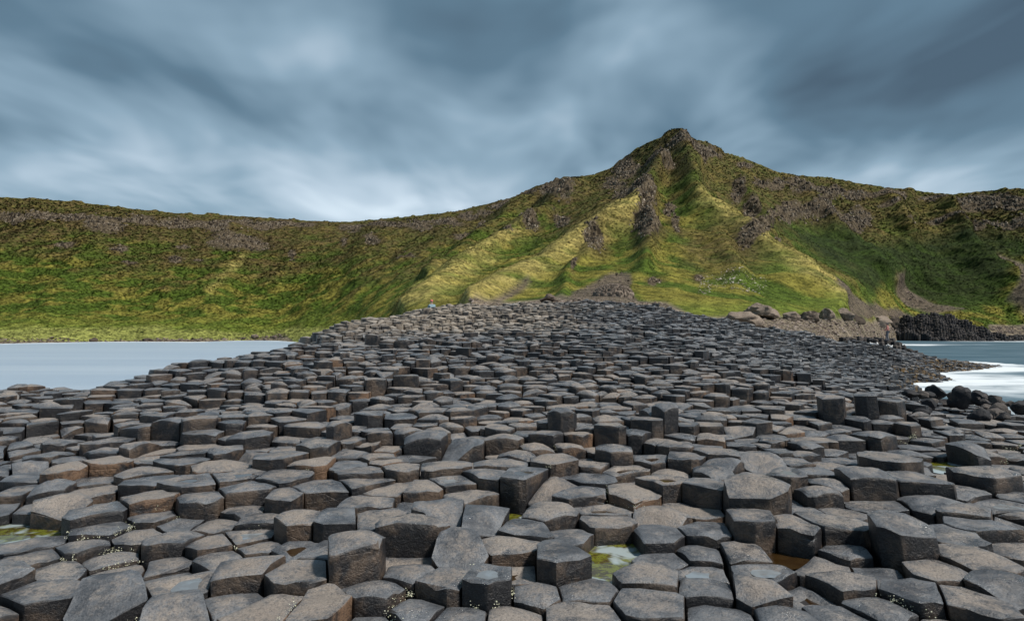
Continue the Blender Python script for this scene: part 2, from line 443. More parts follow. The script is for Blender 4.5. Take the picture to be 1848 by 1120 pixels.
# prominent columns read from the photograph: column, row of the middle of the top, visible face height, type
# types: '' plain, 'p' dished with a puddle, 'b' brown puddle, 'd' domed, 'x' broken slantwise, 'o' rusty face, 't' tilted
HAND = [
    (833, 978, 50, 'x'), (861, 1031, 52, 'p'), (933, 1034, 14, 'b'), (1006, 1001, 52, ''), (915, 988, 30, ''), (949, 951, 30, ''), (999, 927, 26, ''),
    (1023, 958, 15, ''), (906, 910, 25, ''), (858, 925, 45, 'x'), (807, 917, 52, 'x'), (748, 940, 48, 'd'), (733, 1022, 8, ''), (742, 1055, 25, ''),
    (787, 1042, 36, ''), (763, 1100, 15, ''), (806, 1112, 12, ''), (932, 1108, 14, 'd'), (958, 1079, 18, ''), (1038, 1066, 18, ''), (1042, 1102, 25, ''),
    (1121, 967, 25, ''), (1078, 916, 18, 'b'), (1090, 938, 24, ''), (1186, 970, 24, ''), (1203, 925, 28, 'x'), (1275, 955, 22, ''), (1366, 932, 50, ''),
    (1266, 1000, 12, ''), (1342, 995, 20, ''), (1199, 1006, 10, ''), (1173, 1038, 32, ''), (1268, 1040, 10, 'p'), (1383, 1038, 20, 'p'), (1173, 1082, 28, ''),
    (1296, 1064, 20, ''), (1379, 1066, 35, 'x'), (1303, 1103, 15, ''), (1448, 1103, 20, 'd'), (1444, 1075, 5, 'b'), (1426, 1006, 5, ''), (1448, 948, 42, ''),
    (1455, 925, 12, ''), (1249, 917, 18, ''), (1485, 948, 40, ''), (1520, 928, 10, ''), (1578, 911, 12, ''), (1604, 943, 76, 'x'), (1751, 922, 28, ''),
    (1718, 963, 28, ''), (1773, 948, 28, ''), (1773, 1008, 36, ''), (1664, 1021, 30, ''), (1541, 995, 18, ''), (1480, 1021, 10, ''), (1519, 1047, 26, ''),
    (1625, 1069, 36, ''), (1751, 1080, 36, ''), (1820, 1052, 42, 'x'), (1582, 1098, 20, ''), (1480, 1106, 20, ''), (1833, 954, 12, ''), (1822, 914, 18, 'p'),
    (1827, 991, 10, ''), (1588, 1028, 10, ''),
    (190, 1062, 70, 'x'), (310, 1092, 60, 'x'), (335, 1053, 38, 'p'), (74, 1065, 28, ''), (212, 1030, 10, ''), (97, 1030, 18, ''), (10, 1032, 40, ''),
    (71, 1005, 22, ''), (156, 988, 20, ''), (249, 965, 18, ''), (184, 952, 22, ''), (52, 984, 16, ''), (71, 958, 4, 'p'), (180, 922, 34, ''), (100, 905, 42, 'x'),
    (41, 920, 30, 'b'), (325, 973, 26, ''), (280, 928, 18, ''), (355, 937, 14, ''), (325, 1012, 12, ''), (357, 1028, 10, ''), (184, 1012, 10, ''),
    (436, 1026, 50, ''), (533, 1032, 46, ''), (650, 982, 78, 'd'), (440, 1090, 26, ''), (522, 1088, 44, 'o'), (596, 1080, 50, 'o'), (706, 1065, 30, ''),
    (436, 970, 10, 'p'), (451, 995, 10, ''), (440, 1014, 6, ''), (392, 1015, 14, ''), (544, 936, 36, ''), (605, 930, 38, ''), (670, 935, 28, ''),
    (540, 988, 18, 'b'), (588, 983, 26, ''), (464, 942, 14, ''), (434, 920, 8, ''), (663, 905, 22, ''), (382, 938, 10, ''), (386, 975, 20, ''), (630, 1114, 12, ''),
    (270, 900, 32, 'o'), (258, 882, 24, 'p'), (346, 866, 32, 'b'), (357, 904, 30, ''), (173, 902, 16, ''), (140, 886, 20, ''), (140, 838, 32, 'o'), (168, 834, 30, 'o'),
    (169, 867, 12, ''), (255, 852, 20, ''), (286, 858, 13, ''), (331, 848, 18, ''), (43, 878, 20, ''), (32, 902, 22, ''), (56, 860, 20, ''), (123, 797, 30, ''),
    (195, 795, 28, ''), (219, 809, 16, ''), (281, 800, 16, ''), (39, 815, 18, ''), (76, 828, 10, ''), (249, 765, 18, 'd'), (165, 750, 14, ''),
    (509, 820, 30, ''), (587, 800, 30, ''), (507, 856, 28, ''), (568, 833, 24, 'o'), (455, 786, 26, 'd'), (559, 765, 26, ''), (715, 751, 26, ''),
    (633, 837, 18, ''), (630, 817, 15, ''), (663, 867, 20, ''), (576, 880, 24, ''), (503, 895, 30, ''), (425, 857, 26, 'b'), (403, 840, 20, 'o'), (440, 890, 28, ''),
    (759, 787, 32, 'd'), (846, 799, 28, 'x'), (932, 823, 20, 'd'), (1006, 825, 34, ''), (1064, 835, 18, ''), (880, 854, 26, ''), (943, 850, 34, 'b'),
    (1003, 890, 8, 't'), (1058, 861, 20, ''), (763, 882, 22, ''), (820, 869, 22, 'p'), (763, 908, 14, ''), (839, 893, 18, ''), (1062, 893, 26, ''),
    (1104, 810, 30, ''), (1147, 780, 28, ''), (1279, 764, 30, ''), (1333, 771, 28, 'x'), (1394, 734, 34, ''), (1307, 738, 28, ''), (1342, 737, 28, ''),
    (1262, 740, 18, ''), (1426, 727, 28, ''), (1231, 820, 26, ''), (1294, 813, 28, ''), (1377, 822, 30, 'x'), (1180, 826, 16, 'b'), (1234, 787, 20, ''),
    (1335, 800, 18, ''), (1394, 790, 20, ''), (1454, 795, 22, 'p'), (1203, 863, 38, 'b'), (1275, 872, 46, ''), (1359, 866, 74, 'x'), (1426, 855, 36, 'p'),
    (1465, 885, 24, 'd'), (1138, 888, 30, 'o'), (1128, 848, 15, 'b'),
    (1509, 719, 66, ''), (1563, 712, 70, ''), (1604, 721, 62, ''), (1511, 767, 22, ''), (1474, 743, 22, ''), (1647, 772, 22, ''), (1610, 785, 22, ''),
    (1569, 783, 30, 'd'), (1522, 790, 22, ''), (1472, 790, 22, ''), (1491, 816, 14, ''), (1604, 822, 50, ''), (1656, 860, 44, ''), (1729, 800, 42, 'x'),
    (1660, 819, 15, ''), (1695, 821, 15, ''), (1489, 875, 22, 'd'), (1550, 853, 46, ''), (1719, 884, 22, ''), (1773, 848, 46, ''), (1730, 866, 12, ''),
    (1768, 776, 18, ''), (1820, 774, 20, ''), (1786, 760, 20, ''), (1816, 827, 10, ''), (1822, 842, 15, ''), (1487, 840, 15, ''), (1550, 836, 8, ''),
    (1085, 700, 18, ''), (705, 690, 18, ''), (840, 708, 18, 'o'), (1210, 700, 18, ''), (860, 665, 12, 't'), (745, 680, 14, ''), (620, 700, 16, ''), (1110, 735, 20, 'o'),
]
POOLS = [(1092, 1012, 0.40, 'g'), (20, 968, 0.40, 'g'), (1724, 846, 0.36, 'g'), (890, 940, 0.14, 'g'), (1385, 1008, 0.2, 'b'), (735, 1028, 0.0, '')]

seeds = []   # x, y, delta, type, hand flag
for cx, cy, fh, ty in HAND:
    best = None
    ys = np.linspace(2.4, 16, 700) * K
    X = (cx - CX) / F * ys
    dl = (fh - 25) * ys / F * 1.05
    g = G(np.stack([X, ys], 1)) + dl
    py = HZ - F * g / ys
    k = int(np.argmin(np.abs(py - cy)))
    seeds.append([X[k], ys[k], dl[k], ty, 1])
S = np.array([[s[0], s[1]] for s in seeds])
for it in range(30):              # push seeds that crowd each other apart
    d = S[:, None] - S[None]; r = np.linalg.norm(d, axis=2) + np.eye(len(S)) * 9
    push = np.where(r < 0.37, (0.37 - r) / 2, 0.0)
    S += (d / r[..., None] * push[..., None]).sum(1) * 0.5
for s, q in zip(seeds, S):
    s[0], s[1] = q
# the rest of the pavement: a loose hexagonal net
sp = 0.50
lat = []
row = 0
y = 1.5
while y < 62 * K:
    hw = 1.16 / K * y + 1.5
    sp = 0.43 - 0.05 * min(1.0, max(0.0, (y / K - 5.0) / 4.5))
    x = -hw + (sp / 2 if row % 2 else 0)
    xs = np.arange(x, hw, sp)
    lat.append(np.stack([xs, np.full(len(xs), y)], 1))
    y += sp * 0.866; row += 1
lat = np.concatenate(lat)
# warp the net so its rows wander
wn = np.stack([fbm(np.c_[lat * 0.22, np.zeros(len(lat))], 2), fbm(np.c_[lat * 0.22 + 40, np.zeros(len(lat))], 2)], 1)
lat = lat + wn * 0.55 + rng.normal(0, 0.078, lat.shape)
gz = G(lat)
ppx = CX + F * lat[:, 0] / lat[:, 1]
keep = (gz > -4.75)
LY = lat[:, 1] / K
far_ok = (LY < 34) | ((lat[:, 0] > 17) & (LY < 60) & (gz < -1.2))
keep &= far_ok & (ppx < 1990) & (ppx > -150)
lat = lat[keep]
cell = {}
for q in S:
    cell.setdefault((int(q[0] // 0.5), int(q[1] // 0.5)), []).append(q)
ok = []
for q in lat:
    a, b = int(q[0] // 0.5), int(q[1] // 0.5); good = True
    for i in (-1, 0, 1):
        for j in (-1, 0, 1):
            for h in cell.get((a + i, b + j), ()):
                if (h[0] - q[0]) ** 2 + (h[1] - q[1]) ** 2 < (0.355 if q[1] < 6.5 * K else 0.33) ** 2:
                    good = False
    ok.append(good)
lat = lat[np.array(ok)]
NH = len(S); P = np.concatenate([S, lat]); N = len(P)
gz = G(P)
step = fbm(np.c_[P * 0.55, np.zeros(N)], 3)
mid = fbm(np.c_[P * 1.5, np.full(N, 9.0)], 2)
delta = np.round(step / 0.22) * 0.050 + mid * 0.055 + rng.normal(0, 0.026, N)
tall = rng.random(N); tall = np.where((P[:, 0] < -4.2) & (tall > 0.94), 0.5, tall)
delta = np.where(tall > 0.94, delta + rng.uniform(0.06, 0.17, N), delta)
delta = np.where(tall < 0.06, delta - rng.uniform(0.06, 0.15, N), delta)
YN = P[:, 1] / K
near = YN < 7.0
delta = delta * np.where(YN > 8, 0.8, 1.0)
delta = np.where(near, np.minimum(delta * 1.2, 0.05) - 0.07, delta)
typ = [''] * N
for i in range(NH):
    delta[i] = seeds[i][2]; typ[i] = seeds[i][3]
rt = rng.random(N)
for i in range(NH, N):
    if YN[i] < 14:
        typ[i] = 'd' if rt[i] < .13 else 'x' if rt[i] < .16 else 'p' if rt[i] < .22 else 'o' if rt[i] < .253 else ''
    else:
        typ[i] = 'd' if rt[i] < .2 else 'x' if rt[i] < .28 else ''
ZT = gz + delta
_px = CX + F * P[:, 0] / P[:, 1]
jum = sstep(_px, 1630.0, 1680.0) * sstep(YN, 9.8, 11.2) * (1 - sstep(YN, 20.0, 23.0))
ZT = ZT - 0.30 * jum          # boulders lie there instead of standing columns
algae = np.zeros(N); weed = np.zeros(N)
PW = []
for cx, cy, r, kind in POOLS:
    if r <= 0:
        continue
    ys = np.linspace(2.6, 12, 600) * K; X = (cx - CX) / F * ys
    gg = G(np.stack([X, ys], 1)) - 0.13
    k = int(np.argmin(np.abs(HZ - F * gg / ys - cy)))
    c = np.array([X[k], ys[k]]); lev = gg[k]
    d = np.linalg.norm(P - c, axis=1)
    inside = (d < r) & np.array([(i >= NH) or delta[i] < 0.02 for i in range(N)])
    if not inside.any():
        inside[np.argmin(d + (np.arange(N) < NH) * 0.3)] = True
    ZT[inside] = lev - rng.uniform(0.03, 0.09, inside.sum()); algae[inside] = 1.0 if kind == 'g' else 0.2
    front = (np.abs(P[:, 0] - c[0]) < r + 0.12) & (P[:, 1] < c[1]) & (P[:, 1] > c[1] - 0.95) & (np.arange(N) >= NH)
    ZT[front] = np.minimum(ZT[front], lev + 0.03)
    for i in np.where(inside)[0]:
        typ[i] = 'pool'
    PW.append((c, lev, r, kind))
# wet and weedy below the tide marks: dark towards the right-hand shore and along the water
wetf = fbm(np.c_[P * 0.16, np.full(N, 3.0)], 3)
h_sea = ZT + EYE
PX = CX + F * P[:, 0] / P[:, 1]
wet = sstep(P[:, 0] + 0.10 * (YN - 20) + wetf * 3.4, -2.0, 7.0) * sstep(YN, 9.5, 14.5)
wet = np.maximum(wet * 0.92, sstep(-h_sea + wetf * 0.6, -2.1, -1.2))
wet = np.maximum(wet, 0.55 * sstep(-(P[:, 0] + 3.5) + wetf * 1.5, 0, 3) * sstep(YN, 8.5, 11) * (1 - sstep(YN, 14, 17)))
wet = np.maximum(wet, 0.38 * sstep(YN, 10.5, 13) * (1 - sstep(YN + wetf, 16, 20)))
pale = sstep(YN + wetf * 2.5 - P[:, 0] * 0.45, 14.5, 20.0) * (1 - wet)  # sunlit left part of the crest, painted paler
weed = sstep(-h_sea + wetf * 0.4, -1.5, -0.7) * sstep(P[:, 0], 12, 20) * (rng.random(N) > 0.45)
tint = rng.random(N)
tint = np.array([0.93 + 0.06 * rng.random() if typ[i] == 'o' else tint[i] * 0.88 for i in range(N)])

# Voronoi cells by clipping
grid = {}
cs = 0.6
for i, q in enumerate(P):
    grid.setdefault((int(q[0] // cs), int(q[1] // cs)), []).append(i)


def cell_poly(i):
    x0, y0 = P[i]
    poly = [(x0 + 0.40 * math.cos(a), y0 + 0.40 * math.sin(a), -1) for a in [k * math.pi / 5 + 0.2 for k in range(10)]]
    a, b = int(x0 // cs), int(y0 // cs)
    nb = []
    for u in (-2, -1, 0, 1, 2):
        for v in (-2, -1, 0, 1, 2):
            nb += grid.get((a + u, b + v), [])
    nb = sorted(((P[j, 0] - x0) ** 2 + (P[j, 1] - y0) ** 2, j) for j in nb if j != i)
    for d2, j in nb:
        if d2 > 0.98:
            break
        nx, ny = P[j, 0] - x0, P[j, 1] - y0
        c = 0.5 * (P[j, 0] ** 2 + P[j, 1] ** 2 - x0 * x0 - y0 * y0)
        val = [p[0] * nx + p[1] * ny - c for p in poly]
        if max(val) <= 0:
            continue
        new = []
        n = len(poly)
        for k in range(n):
            p, q = poly[k], poly[(k + 1) % n]; vp, vq = val[k], val[(k + 1) % n]
            if vp <= 0:
                new.append(p)
            if (vp <= 0) != (vq <= 0):
                t = vp / (vp - vq)
                # label of an edge is stored on its first vertex
                lab = j if vp <= 0 else p[2]
                new.append((p[0] + (q[0] - p[0]) * t, p[1] + (q[1] - p[1]) * t, lab))
        poly = new
        if len(poly) < 3:
            return None
    return poly


def column_mesh(i, poly, level):
    """prism with a worn, dished or domed top; level 2 is the finest. Returns verts, faces, rho (0 centre .. 1 rim and below)"""
    r = np.random.default_rng(1000 + i)
    c = P[i]; ty = typ[i]
    pts = np.array([p[:2] for p in poly])
    # drop very short edges
    n = len(pts)
    ln = np.linalg.norm(np.roll(pts, -1, 0) - pts, axis=1)
    pts = pts[ln > 0.05] if (ln > 0.05).sum() >= 4 else pts
    gap = 0.006 + 0.008 * r.random() + (0.004 if level < 2 else 0)
    cen = pts.mean(0)
    rad = np.linalg.norm(pts - cen, axis=1).mean()
    pts = cen + (pts - cen) * (1 - gap / rad)
    seg = {2: 4, 1: 2, 0: 1}[level]
    ring = []
    n = len(pts)
    for k in range(n):
        a, b = pts[k], pts[(k + 1) % n]
        if level == 0:
            ring.append(a + (b - a) * 0.06); 
        else:
            rr = 0.03
            for s in range(seg):
                t = rr + (1 - 2 * rr) * s / (seg - 1) if seg > 1 else 0.5
                ring.append(a + (b - a) * t)
    ring = np.array(ring); m = len(ring)
    zt = ZT[i]
    tilt = r.normal(0, 0.022, 2)
    if ty == 't':
        tilt = np.array([0.18, 0.30])
    dome = r.normal(0.015, 0.018)
    dish = 0.0
    if ty == 'd':
        dome = r.uniform(0.05, 0.09)
    if ty in ('p', 'b'):
        dish = r.uniform(0.045, 0.06); dome = 0.01; tilt *= 0.3
    cut = None
    if ty == 'x':
        an = r.uniform(-2.6, -0.5)                 # broken away mostly on the side towards the viewer
        cut = (np.array([math.cos(an), math.sin(an)]), r.uniform(0.0, 0.06), r.uniform(0.3, 0.85))
    fr_top = {2: [1.0, 0.972, 0.86, 0.66, 0.44, 0.22], 1: [1.0, 0.96, 0.62, 0.3], 0: [1.0, 0.94]}[level]
    dz_side = {2: [0.045, 0.13, 0.26, 0.45, 0.75, 1.5], 1: [0.05, 0.2, 1.5], 0: [0.05, 1.4]}[level]
    round_e = r.uniform(0.005, 0.015)
    dirs = ring - cen
    notch = np.zeros(m)
    if level > 0:
        ang = np.arctan2(dirs[:, 1], dirs[:, 0])
        for _ in range(r.integers(1, 5)):
            a0 = r.uniform(-math.pi, math.pi); wdt = r.uniform(0.12, 0.6); dep = r.uniform(0.01, 0.085)
            dd = np.abs((ang - a0 + math.pi) % (2 * math.pi) - math.pi)
            notch += dep * np.clip(1 - dd / wdt, 0, 1)
    V, RHO = [], []
    lean = 0.16 * float(sstep(PX[i], 1350.0, 1650.0)) - 0.05 * float(sstep(PX[i], 700.0, 200.0))

    def topz(xy, f):
        rel = xy - cen
        z = zt + rel @ tilt + dome * (1 - (np.linalg.norm(rel, axis=-1) / rad) ** 2)
        if dish:
            z = z - dish * np.clip(1 - (f / 0.62) ** 2, 0, 1)
        return z

    def cutz(xy, z):
        if cut is not None:
            z = np.minimum(z, zt - ((xy - cen) @ cut[0] + rad * 0.25) * cut[2] + cut[1])
        return z
    # rings from the centre outwards are stored rim first
    for f in fr_top:
        xy = cen + dirs * f
        if f == 1.0:
            xy = cen + dirs * (1 - notch[:, None] * 0.9)
        z = topz(xy, np.full(m, f))
        if f == 1.0:
            z = z - round_e - notch * 0.7
        elif f > 0.9:
            z = z - round_e * 0.25 - notch * 0.35
        z = cutz(xy, z)
        V.append(np.c_[xy, z]); RHO.append(np.full(m, f))
    V.append(np.array([[*cen, float(cutz(cen, topz(cen[None], np.array([0.0]))[0]))]])); RHO.append(np.zeros(1))
    nt = len(fr_top)
    zr = V[0][:, 2]
    for d in dz_side:
        k = 1 + 0.012 * (d < 1) * r.normal(size=m)
        xy = cen + dirs * (np.minimum(1, k) - notch * 0.5 * (d < 0.1))[:, None]
        z = np.minimum(zr - 0.012, zt - d) if d < 1 else np.full(m, zt - d)
        V.append(np.c_[xy, z]); RHO.append(np.full(m, 1.0))
    V = np.concatenate(V); RHO = np.concatenate(RHO)
    if level == 2:
        nn = fbm(V * 5.0, 3); V[:, 2] += nn * 0.016 * (RHO < 0.99) + nn * 0.006 * (RHO >= 0.99)
        hn = fbm(V * 6.0 + 31, 3); out = V[:, :2] - cen
        V[:, :2] += out * (hn * 0.022)[:, None] * (RHO >= 0.9)[:, None]
    elif level == 1:
        nn = fbm(V * 5.0, 2); V[:, 2] += nn * 0.014
    V[:, 0] += (zt - V[:, 2]) * lean
    F_ = []
    ci = nt * m
    for a in range(nt - 1):
        for k in range(m):
            k2 = (k + 1) % m
            F_.append((a * m + k, a * m + k2, (a + 1) * m + k2, (a + 1) * m + k))
    a = nt - 1
    for k in range(m):
        F_.append((a * m + k, a * m + (k + 1) % m, ci))
    base = ci + 1
    prev = 0
    for s in range(len(dz_side)):
        cur = base + s * m
        for k in range(m):
            k2 = (k + 1) % m
            F_.append((prev + k2, prev + k, cur + k, cur + k2))
        prev = cur
    return V, F_, RHO, cen, ring, dish, dome


polys = [cell_poly(i) for i in range(N)]
# picture size of each column, to find the 300 that show largest
py_ = HZ - F * ZT / P[:, 1]
inframe = (PX > -60) & (PX < 1910) & (py_ < 1175)
size = np.where(inframe, 1.0 / P[:, 1] * (1 + 0.4 * np.clip(delta, -0.2, 0.5)), 0)
order = np.argsort(-size)
big = set(order[:300].tolist())

# rock floor under the columns: the object that the columns belong to
gx, gy = np.meshgrid(np.linspace(-24, 62, 130), np.linspace(-6, 84, 130))
gzv = np.maximum(G(np.stack([gx, gy], 2)), -7.0) - 0.75
gzv = np.where((gx < -4) & (gy < 4), np.minimum(gzv, -2.9), gzv)
gv = np.stack([gx, gy, gzv + EYE], 2).reshape(-1, 3)
idx = np.arange(gv.shape[0]).reshape(gx.shape)
gf = np.stack([idx[:-1, :-1], idx[:-1, 1:], idx[1:, 1:], idx[1:, :-1]], 2).reshape(-1, 4)
one = np.ones(len(gv))
causeway = mesh_obj('basalt_causeway', gv, gf, M_BASALT, attrs=dict(tint=one * .3, wet=one, rho=one, algae=one * 0, pale=one * 0, weed=one * 0))
tag(causeway, 'broad pavement of dark interlocking basalt columns sloping up from the foreground', 'rock pavement', kind='structure')

FV, FF, FA = [], [], {k: [] for k in ('tint', 'wet', 'rho', 'algae', 'pale', 'weed')}
off = 0
for i in range(N):
    if polys[i] is None:
        continue
    level = 2 if i in big else (1 if YN[i] < 12 else 0)
    V, F_, RHO, cen, ring, dish, dome = column_mesh(i, polys[i], level)
    V = V + np.array([0, 0, EYE])
    nv = len(V)
    at = dict(tint=np.full(nv, tint[i]), wet=np.full(nv, wet[i]), rho=RHO, algae=np.full(nv, algae[i]), pale=np.full(nv, pale[i]), weed=np.full(nv, weed[i]))
    if i in big:
        o = mesh_obj('basalt_column', V, F_, M_BASALT, causeway, at, True, 38)
        if dish:
            mm = len(ring); lev = ZT[i] + EYE - dish * (0.42 if typ[i] == 'p' else 0.62) + dome
            rr = 0.50
            k = np.arange(24) * 2 * math.pi / 24
            base_r = np.linalg.norm(ring - cen, axis=1).mean()
            wob = 1 + 0.12 * np.sin(2 * k + i) + 0.08 * np.sin(3 * k + 2 * i)
            pv = np.c_[cen[0] + np.cos(k) * base_r * rr * wob, cen[1] + np.sin(k) * base_r * rr * wob, np.full(24, lev)]
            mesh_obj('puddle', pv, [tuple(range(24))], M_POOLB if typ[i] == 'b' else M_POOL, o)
    else:
        FV.append(V); FF += [tuple(x + off for x in f) for f in F_]; off += nv
        for k in FA:
            FA[k].append(at[k])
o = mesh_obj('column_field', np.concatenate(FV), FF, M_BASALT, causeway, {k: np.concatenate(v) for k, v in FA.items()}, True, 38)
tag(o, kind='stuff')

# tide pools standing between the columns
for c, lev, r, kind in PW:
    k = np.arange(28) * 2 * math.pi / 28
    wob = 1 + 0.15 * np.sin(3 * k + c[0]) + 0.1 * np.sin(2 * k)
    R = (r + 0.16) * wob
    mesh_obj('tide_pool', np.c_[c[0] + np.cos(k) * R, c[1] + np.sin(k) * R, np.full(28, lev + EYE)], [tuple(range(28))], M_POOLG if kind == 'g' else M_POOLB, causeway)

# white lichen and salt-bitten plants in the joints
LICH = [(742, 1045, 60), (715, 1030, 30), (640, 1090, 40), (838, 1100, 40), (1625, 1100, 60), (1690, 1090, 30), (155, 975, 50), (200, 965, 40), (160, 1010, 25), (1600, 1060, 12),
        (1010, 820, 14), (930, 800, 14), (1130, 865, 14), (560, 870, 12), (1650, 790, 40), (1720, 790, 40), (1690, 765, 70), (1750, 780, 60), (1800, 815, 40), (1640, 770, 40),
        (1610, 800, 25), (1720, 760, 60), (250, 945, 14), (460, 930, 14), (1740, 1030, 16), (1700, 740, 40)]
LV, LF = [], []
octv = np.array([(1, 0, 0), (-1, 0, 0), (0, 1, 0), (0, -1, 0), (0, 0, 1), (0, 0, -1)], float)
octf = [(0, 2, 4), (2, 1, 4), (1, 3, 4), (3, 0, 4), (2, 0, 5), (1, 2, 5), (3, 1, 5), (0, 3, 5)]
lo = 0
for cx, cy, cnt in LICH:
    d = (PX - cx) ** 2 + (py_ - cy) ** 2
    for i in np.argsort(d)[:3]:
        if polys[i] is None:
            continue
        pl = polys[i]
        for k in range(len(pl)):
            j = pl[k][2]
            if j < 0 or ZT[j] > ZT[i] - 0.02 or P[j, 1] > P[i, 1] + 0.15 or rng.random() < 0.5:
                continue
            a, b = np.array(pl[k][:2]), np.array(pl[(k + 1) % len(pl)][:2])
            cl = rng.random(3)
            for _ in range(int(cnt * 0.8)):
                t = np.clip(cl[rng.integers(3)] + rng.normal(0, 0.07), 0, 1); q = a + (b - a) * t + rng.normal(0, 0.012, 2)
                s = rng.uniform(0.0015, 0.0058) * (1.4 if cx > 1600 and cy < 830 else 1.0)
                LV.append(octv * s * rng.uniform(0.7, 1.3, (6, 1)) + np.array([q[0], q[1], ZT[j] + EYE + abs(rng.normal(0, 0.03))]))
                LF += [tuple(x + lo for x in f) for f in octf]; lo += 6
o = mesh_obj('lichen', np.concatenate(LV), LF, M_LICHEN, smooth=False)
tag(o, 'small white lichen crusts and tufts in the joints between columns', 'lichen', kind='stuff')

# ------------------------------------------------------------------ the hills
SKY = np.array([(-150, 352, 268), (0, 356, 280), (60, 358, 283), (150, 366, 292), (250, 378, 305), (330, 385, 318), (400, 388, 328), (480, 393, 335), (560, 398, 342), (610, 401, 345),
                (680, 396, 338), (760, 388, 325), (830, 380, 315), (870, 370, 306), (920, 358, 296), (960, 340, 285), (1000, 326, 275), (1040, 318, 264), (1055, 318, 263), (1075, 314, 260), (1100, 305, 255),
                (1135, 278, 248), (1170, 256, 244), (1192, 248, 242), (1205, 235, 240), (1225, 232, 240), (1238, 238, 241), (1250, 250, 243), (1280, 257, 246), (1300, 270, 250), (1320, 280, 254),
                (1350, 287, 257), (1380, 300, 262), (1400, 310, 267), (1440, 317, 275), (1500, 320, 282), (1560, 332, 290), (1600, 338, 294), (1660, 344, 300), (1720, 350, 302), (1760, 346, 298),
                (1800, 342, 292), (1848, 340, 285), (2000, 336, 276)], float) * np.array([1, 1, K])
FOOT = np.array([(-150, 114, -5), (0, 122, -5), (350, 138, -5), (500, 152, -5), (560, 130, -5), (620, 95, -5), (700, 55, -3), (800, 40, -1), (900, 36, 0.2), (1000, 35, 0.8), (1100, 35, 0.8), (1200, 34, 0.2),
                 (1300, 33, -0.6), (1400, 32, -1.2), (1500, 42, -2.2), (1550, 62, -3.6), (1590, 110, -5), (1630, 165, -5), (1700, 176, -5), (1848, 180, -5), (2000, 180, -5)], float) * np.array([1, K, 1])
MIDP = [(0, 603, 133), (350, 600, 150), (500, 599, 160), (0, 588, 148), (300, 584, 163), (500, 580, 172), (0, 500, 200), (0, 430, 245), (0, 400, 262), (300, 500, 215), (300, 430, 270), (300, 405, 292),
        (500, 500, 222), (500, 450, 262), (500, 420, 302), (620, 570, 150), (620, 500, 205), (620, 440, 262), (620, 420, 302), (700, 560, 100), (700, 500, 170), (700, 450, 225), (700, 415, 287),
        (800, 545, 72), (800, 500, 120), (800, 450, 185), (800, 400, 272), (900, 540, 62), (900, 500, 98), (900, 450, 160), (900, 400, 237), (1000, 535, 58), (1000, 470, 105), (1000, 420, 155), (1000, 370, 217),
        (1060, 420, 130), (1060, 350, 212), (1100, 530, 56), (1100, 450, 105), (1100, 380, 152), (1100, 330, 222), (1170, 540, 55), (1170, 480, 82), (1170, 400, 126), (1170, 330, 185), (1170, 280, 230),
        (1220, 540, 56), (1220, 470, 90), (1220, 400, 130), (1220, 330, 180), (1220, 270, 225), (1300, 545, 58), (1300, 480, 92), (1300, 400, 143), (1300, 340, 195), (1300, 290, 238),
        (1380, 550, 60), (1380, 500, 90), (1380, 440, 135), (1380, 380, 190), (1380, 330, 242), (1450, 560, 66), (1450, 520, 95), (1450, 460, 168), (1450, 400, 222), (1450, 340, 265),
        (1520, 570, 78), (1520, 540, 112), (1520, 470, 195), (1520, 400, 247), (1520, 340, 278), (1600, 580, 150), (1600, 545, 178), (1560, 575, 105), (1640, 590, 176), (1600, 470, 220), (1600, 400, 264), (1600, 350, 289),
        (1700, 592, 180), (1700, 555, 198), (1700, 470, 240), (1700, 400, 277), (1848, 592, 190), (1848, 545, 208), (1848, 470, 240), (1848, 400, 264), (-150, 588, 140), (-150, 500, 190), (-150, 400, 250), (2000, 540, 208), (2000, 400, 255)]
MIDP = [(a, b, c * K) for a, b, c in MIDP]


def smooth_interp(x, tab, col):
    w = np.zeros_like(x, float)
    for dx in (-8, -4, 0, 4, 8):
        w += np.interp(x + dx, tab[:, 0], tab[:, col])
    return w / 5


foot_py = HZ - F * FOOT[:, 2] / FOOT[:, 1]
FT = np.c_[FOOT[:, 0], foot_py, FOOT[:, 1]]
ctl = np.array(MIDP + [tuple(r) for r in SKY[::2]] + [tuple(r) for r in FT])
DT = TPS(ctl[:, :2] * np.array([1.0, 1.6]), np.log(ctl[:, 2]), lam=0.002, scale=300.0)
NPX, NS = 880, 280
hpx = np.linspace(-150, 2000, NPX)
sky_py = np.interp(hpx, SKY[:, 0], SKY[:, 1]); sky_py = np.convolve(np.pad(sky_py, 1, 'edge'), np.ones(3) / 3, 'valid')
ft_py = np.interp(hpx, FT[:, 0], FT[:, 1])
ss = np.linspace(0, 1, NS) ** 1.0
HPY = ft_py[:, None] + (sky_py - ft_py)[:, None] * ss[None]
HPX = np.repeat(hpx[:, None], NS, 1)
HD = np.exp(DT(np.stack([HPX, HPY * 1.6], 2)))
HD = np.maximum.accumulate(HD, axis=1)
HX = (HPX - CX) / F * HD; HZZ = (HZ - HPY) / F * HD
W = np.stack([HX, HD, HZZ], 2)
HD0 = HD / K


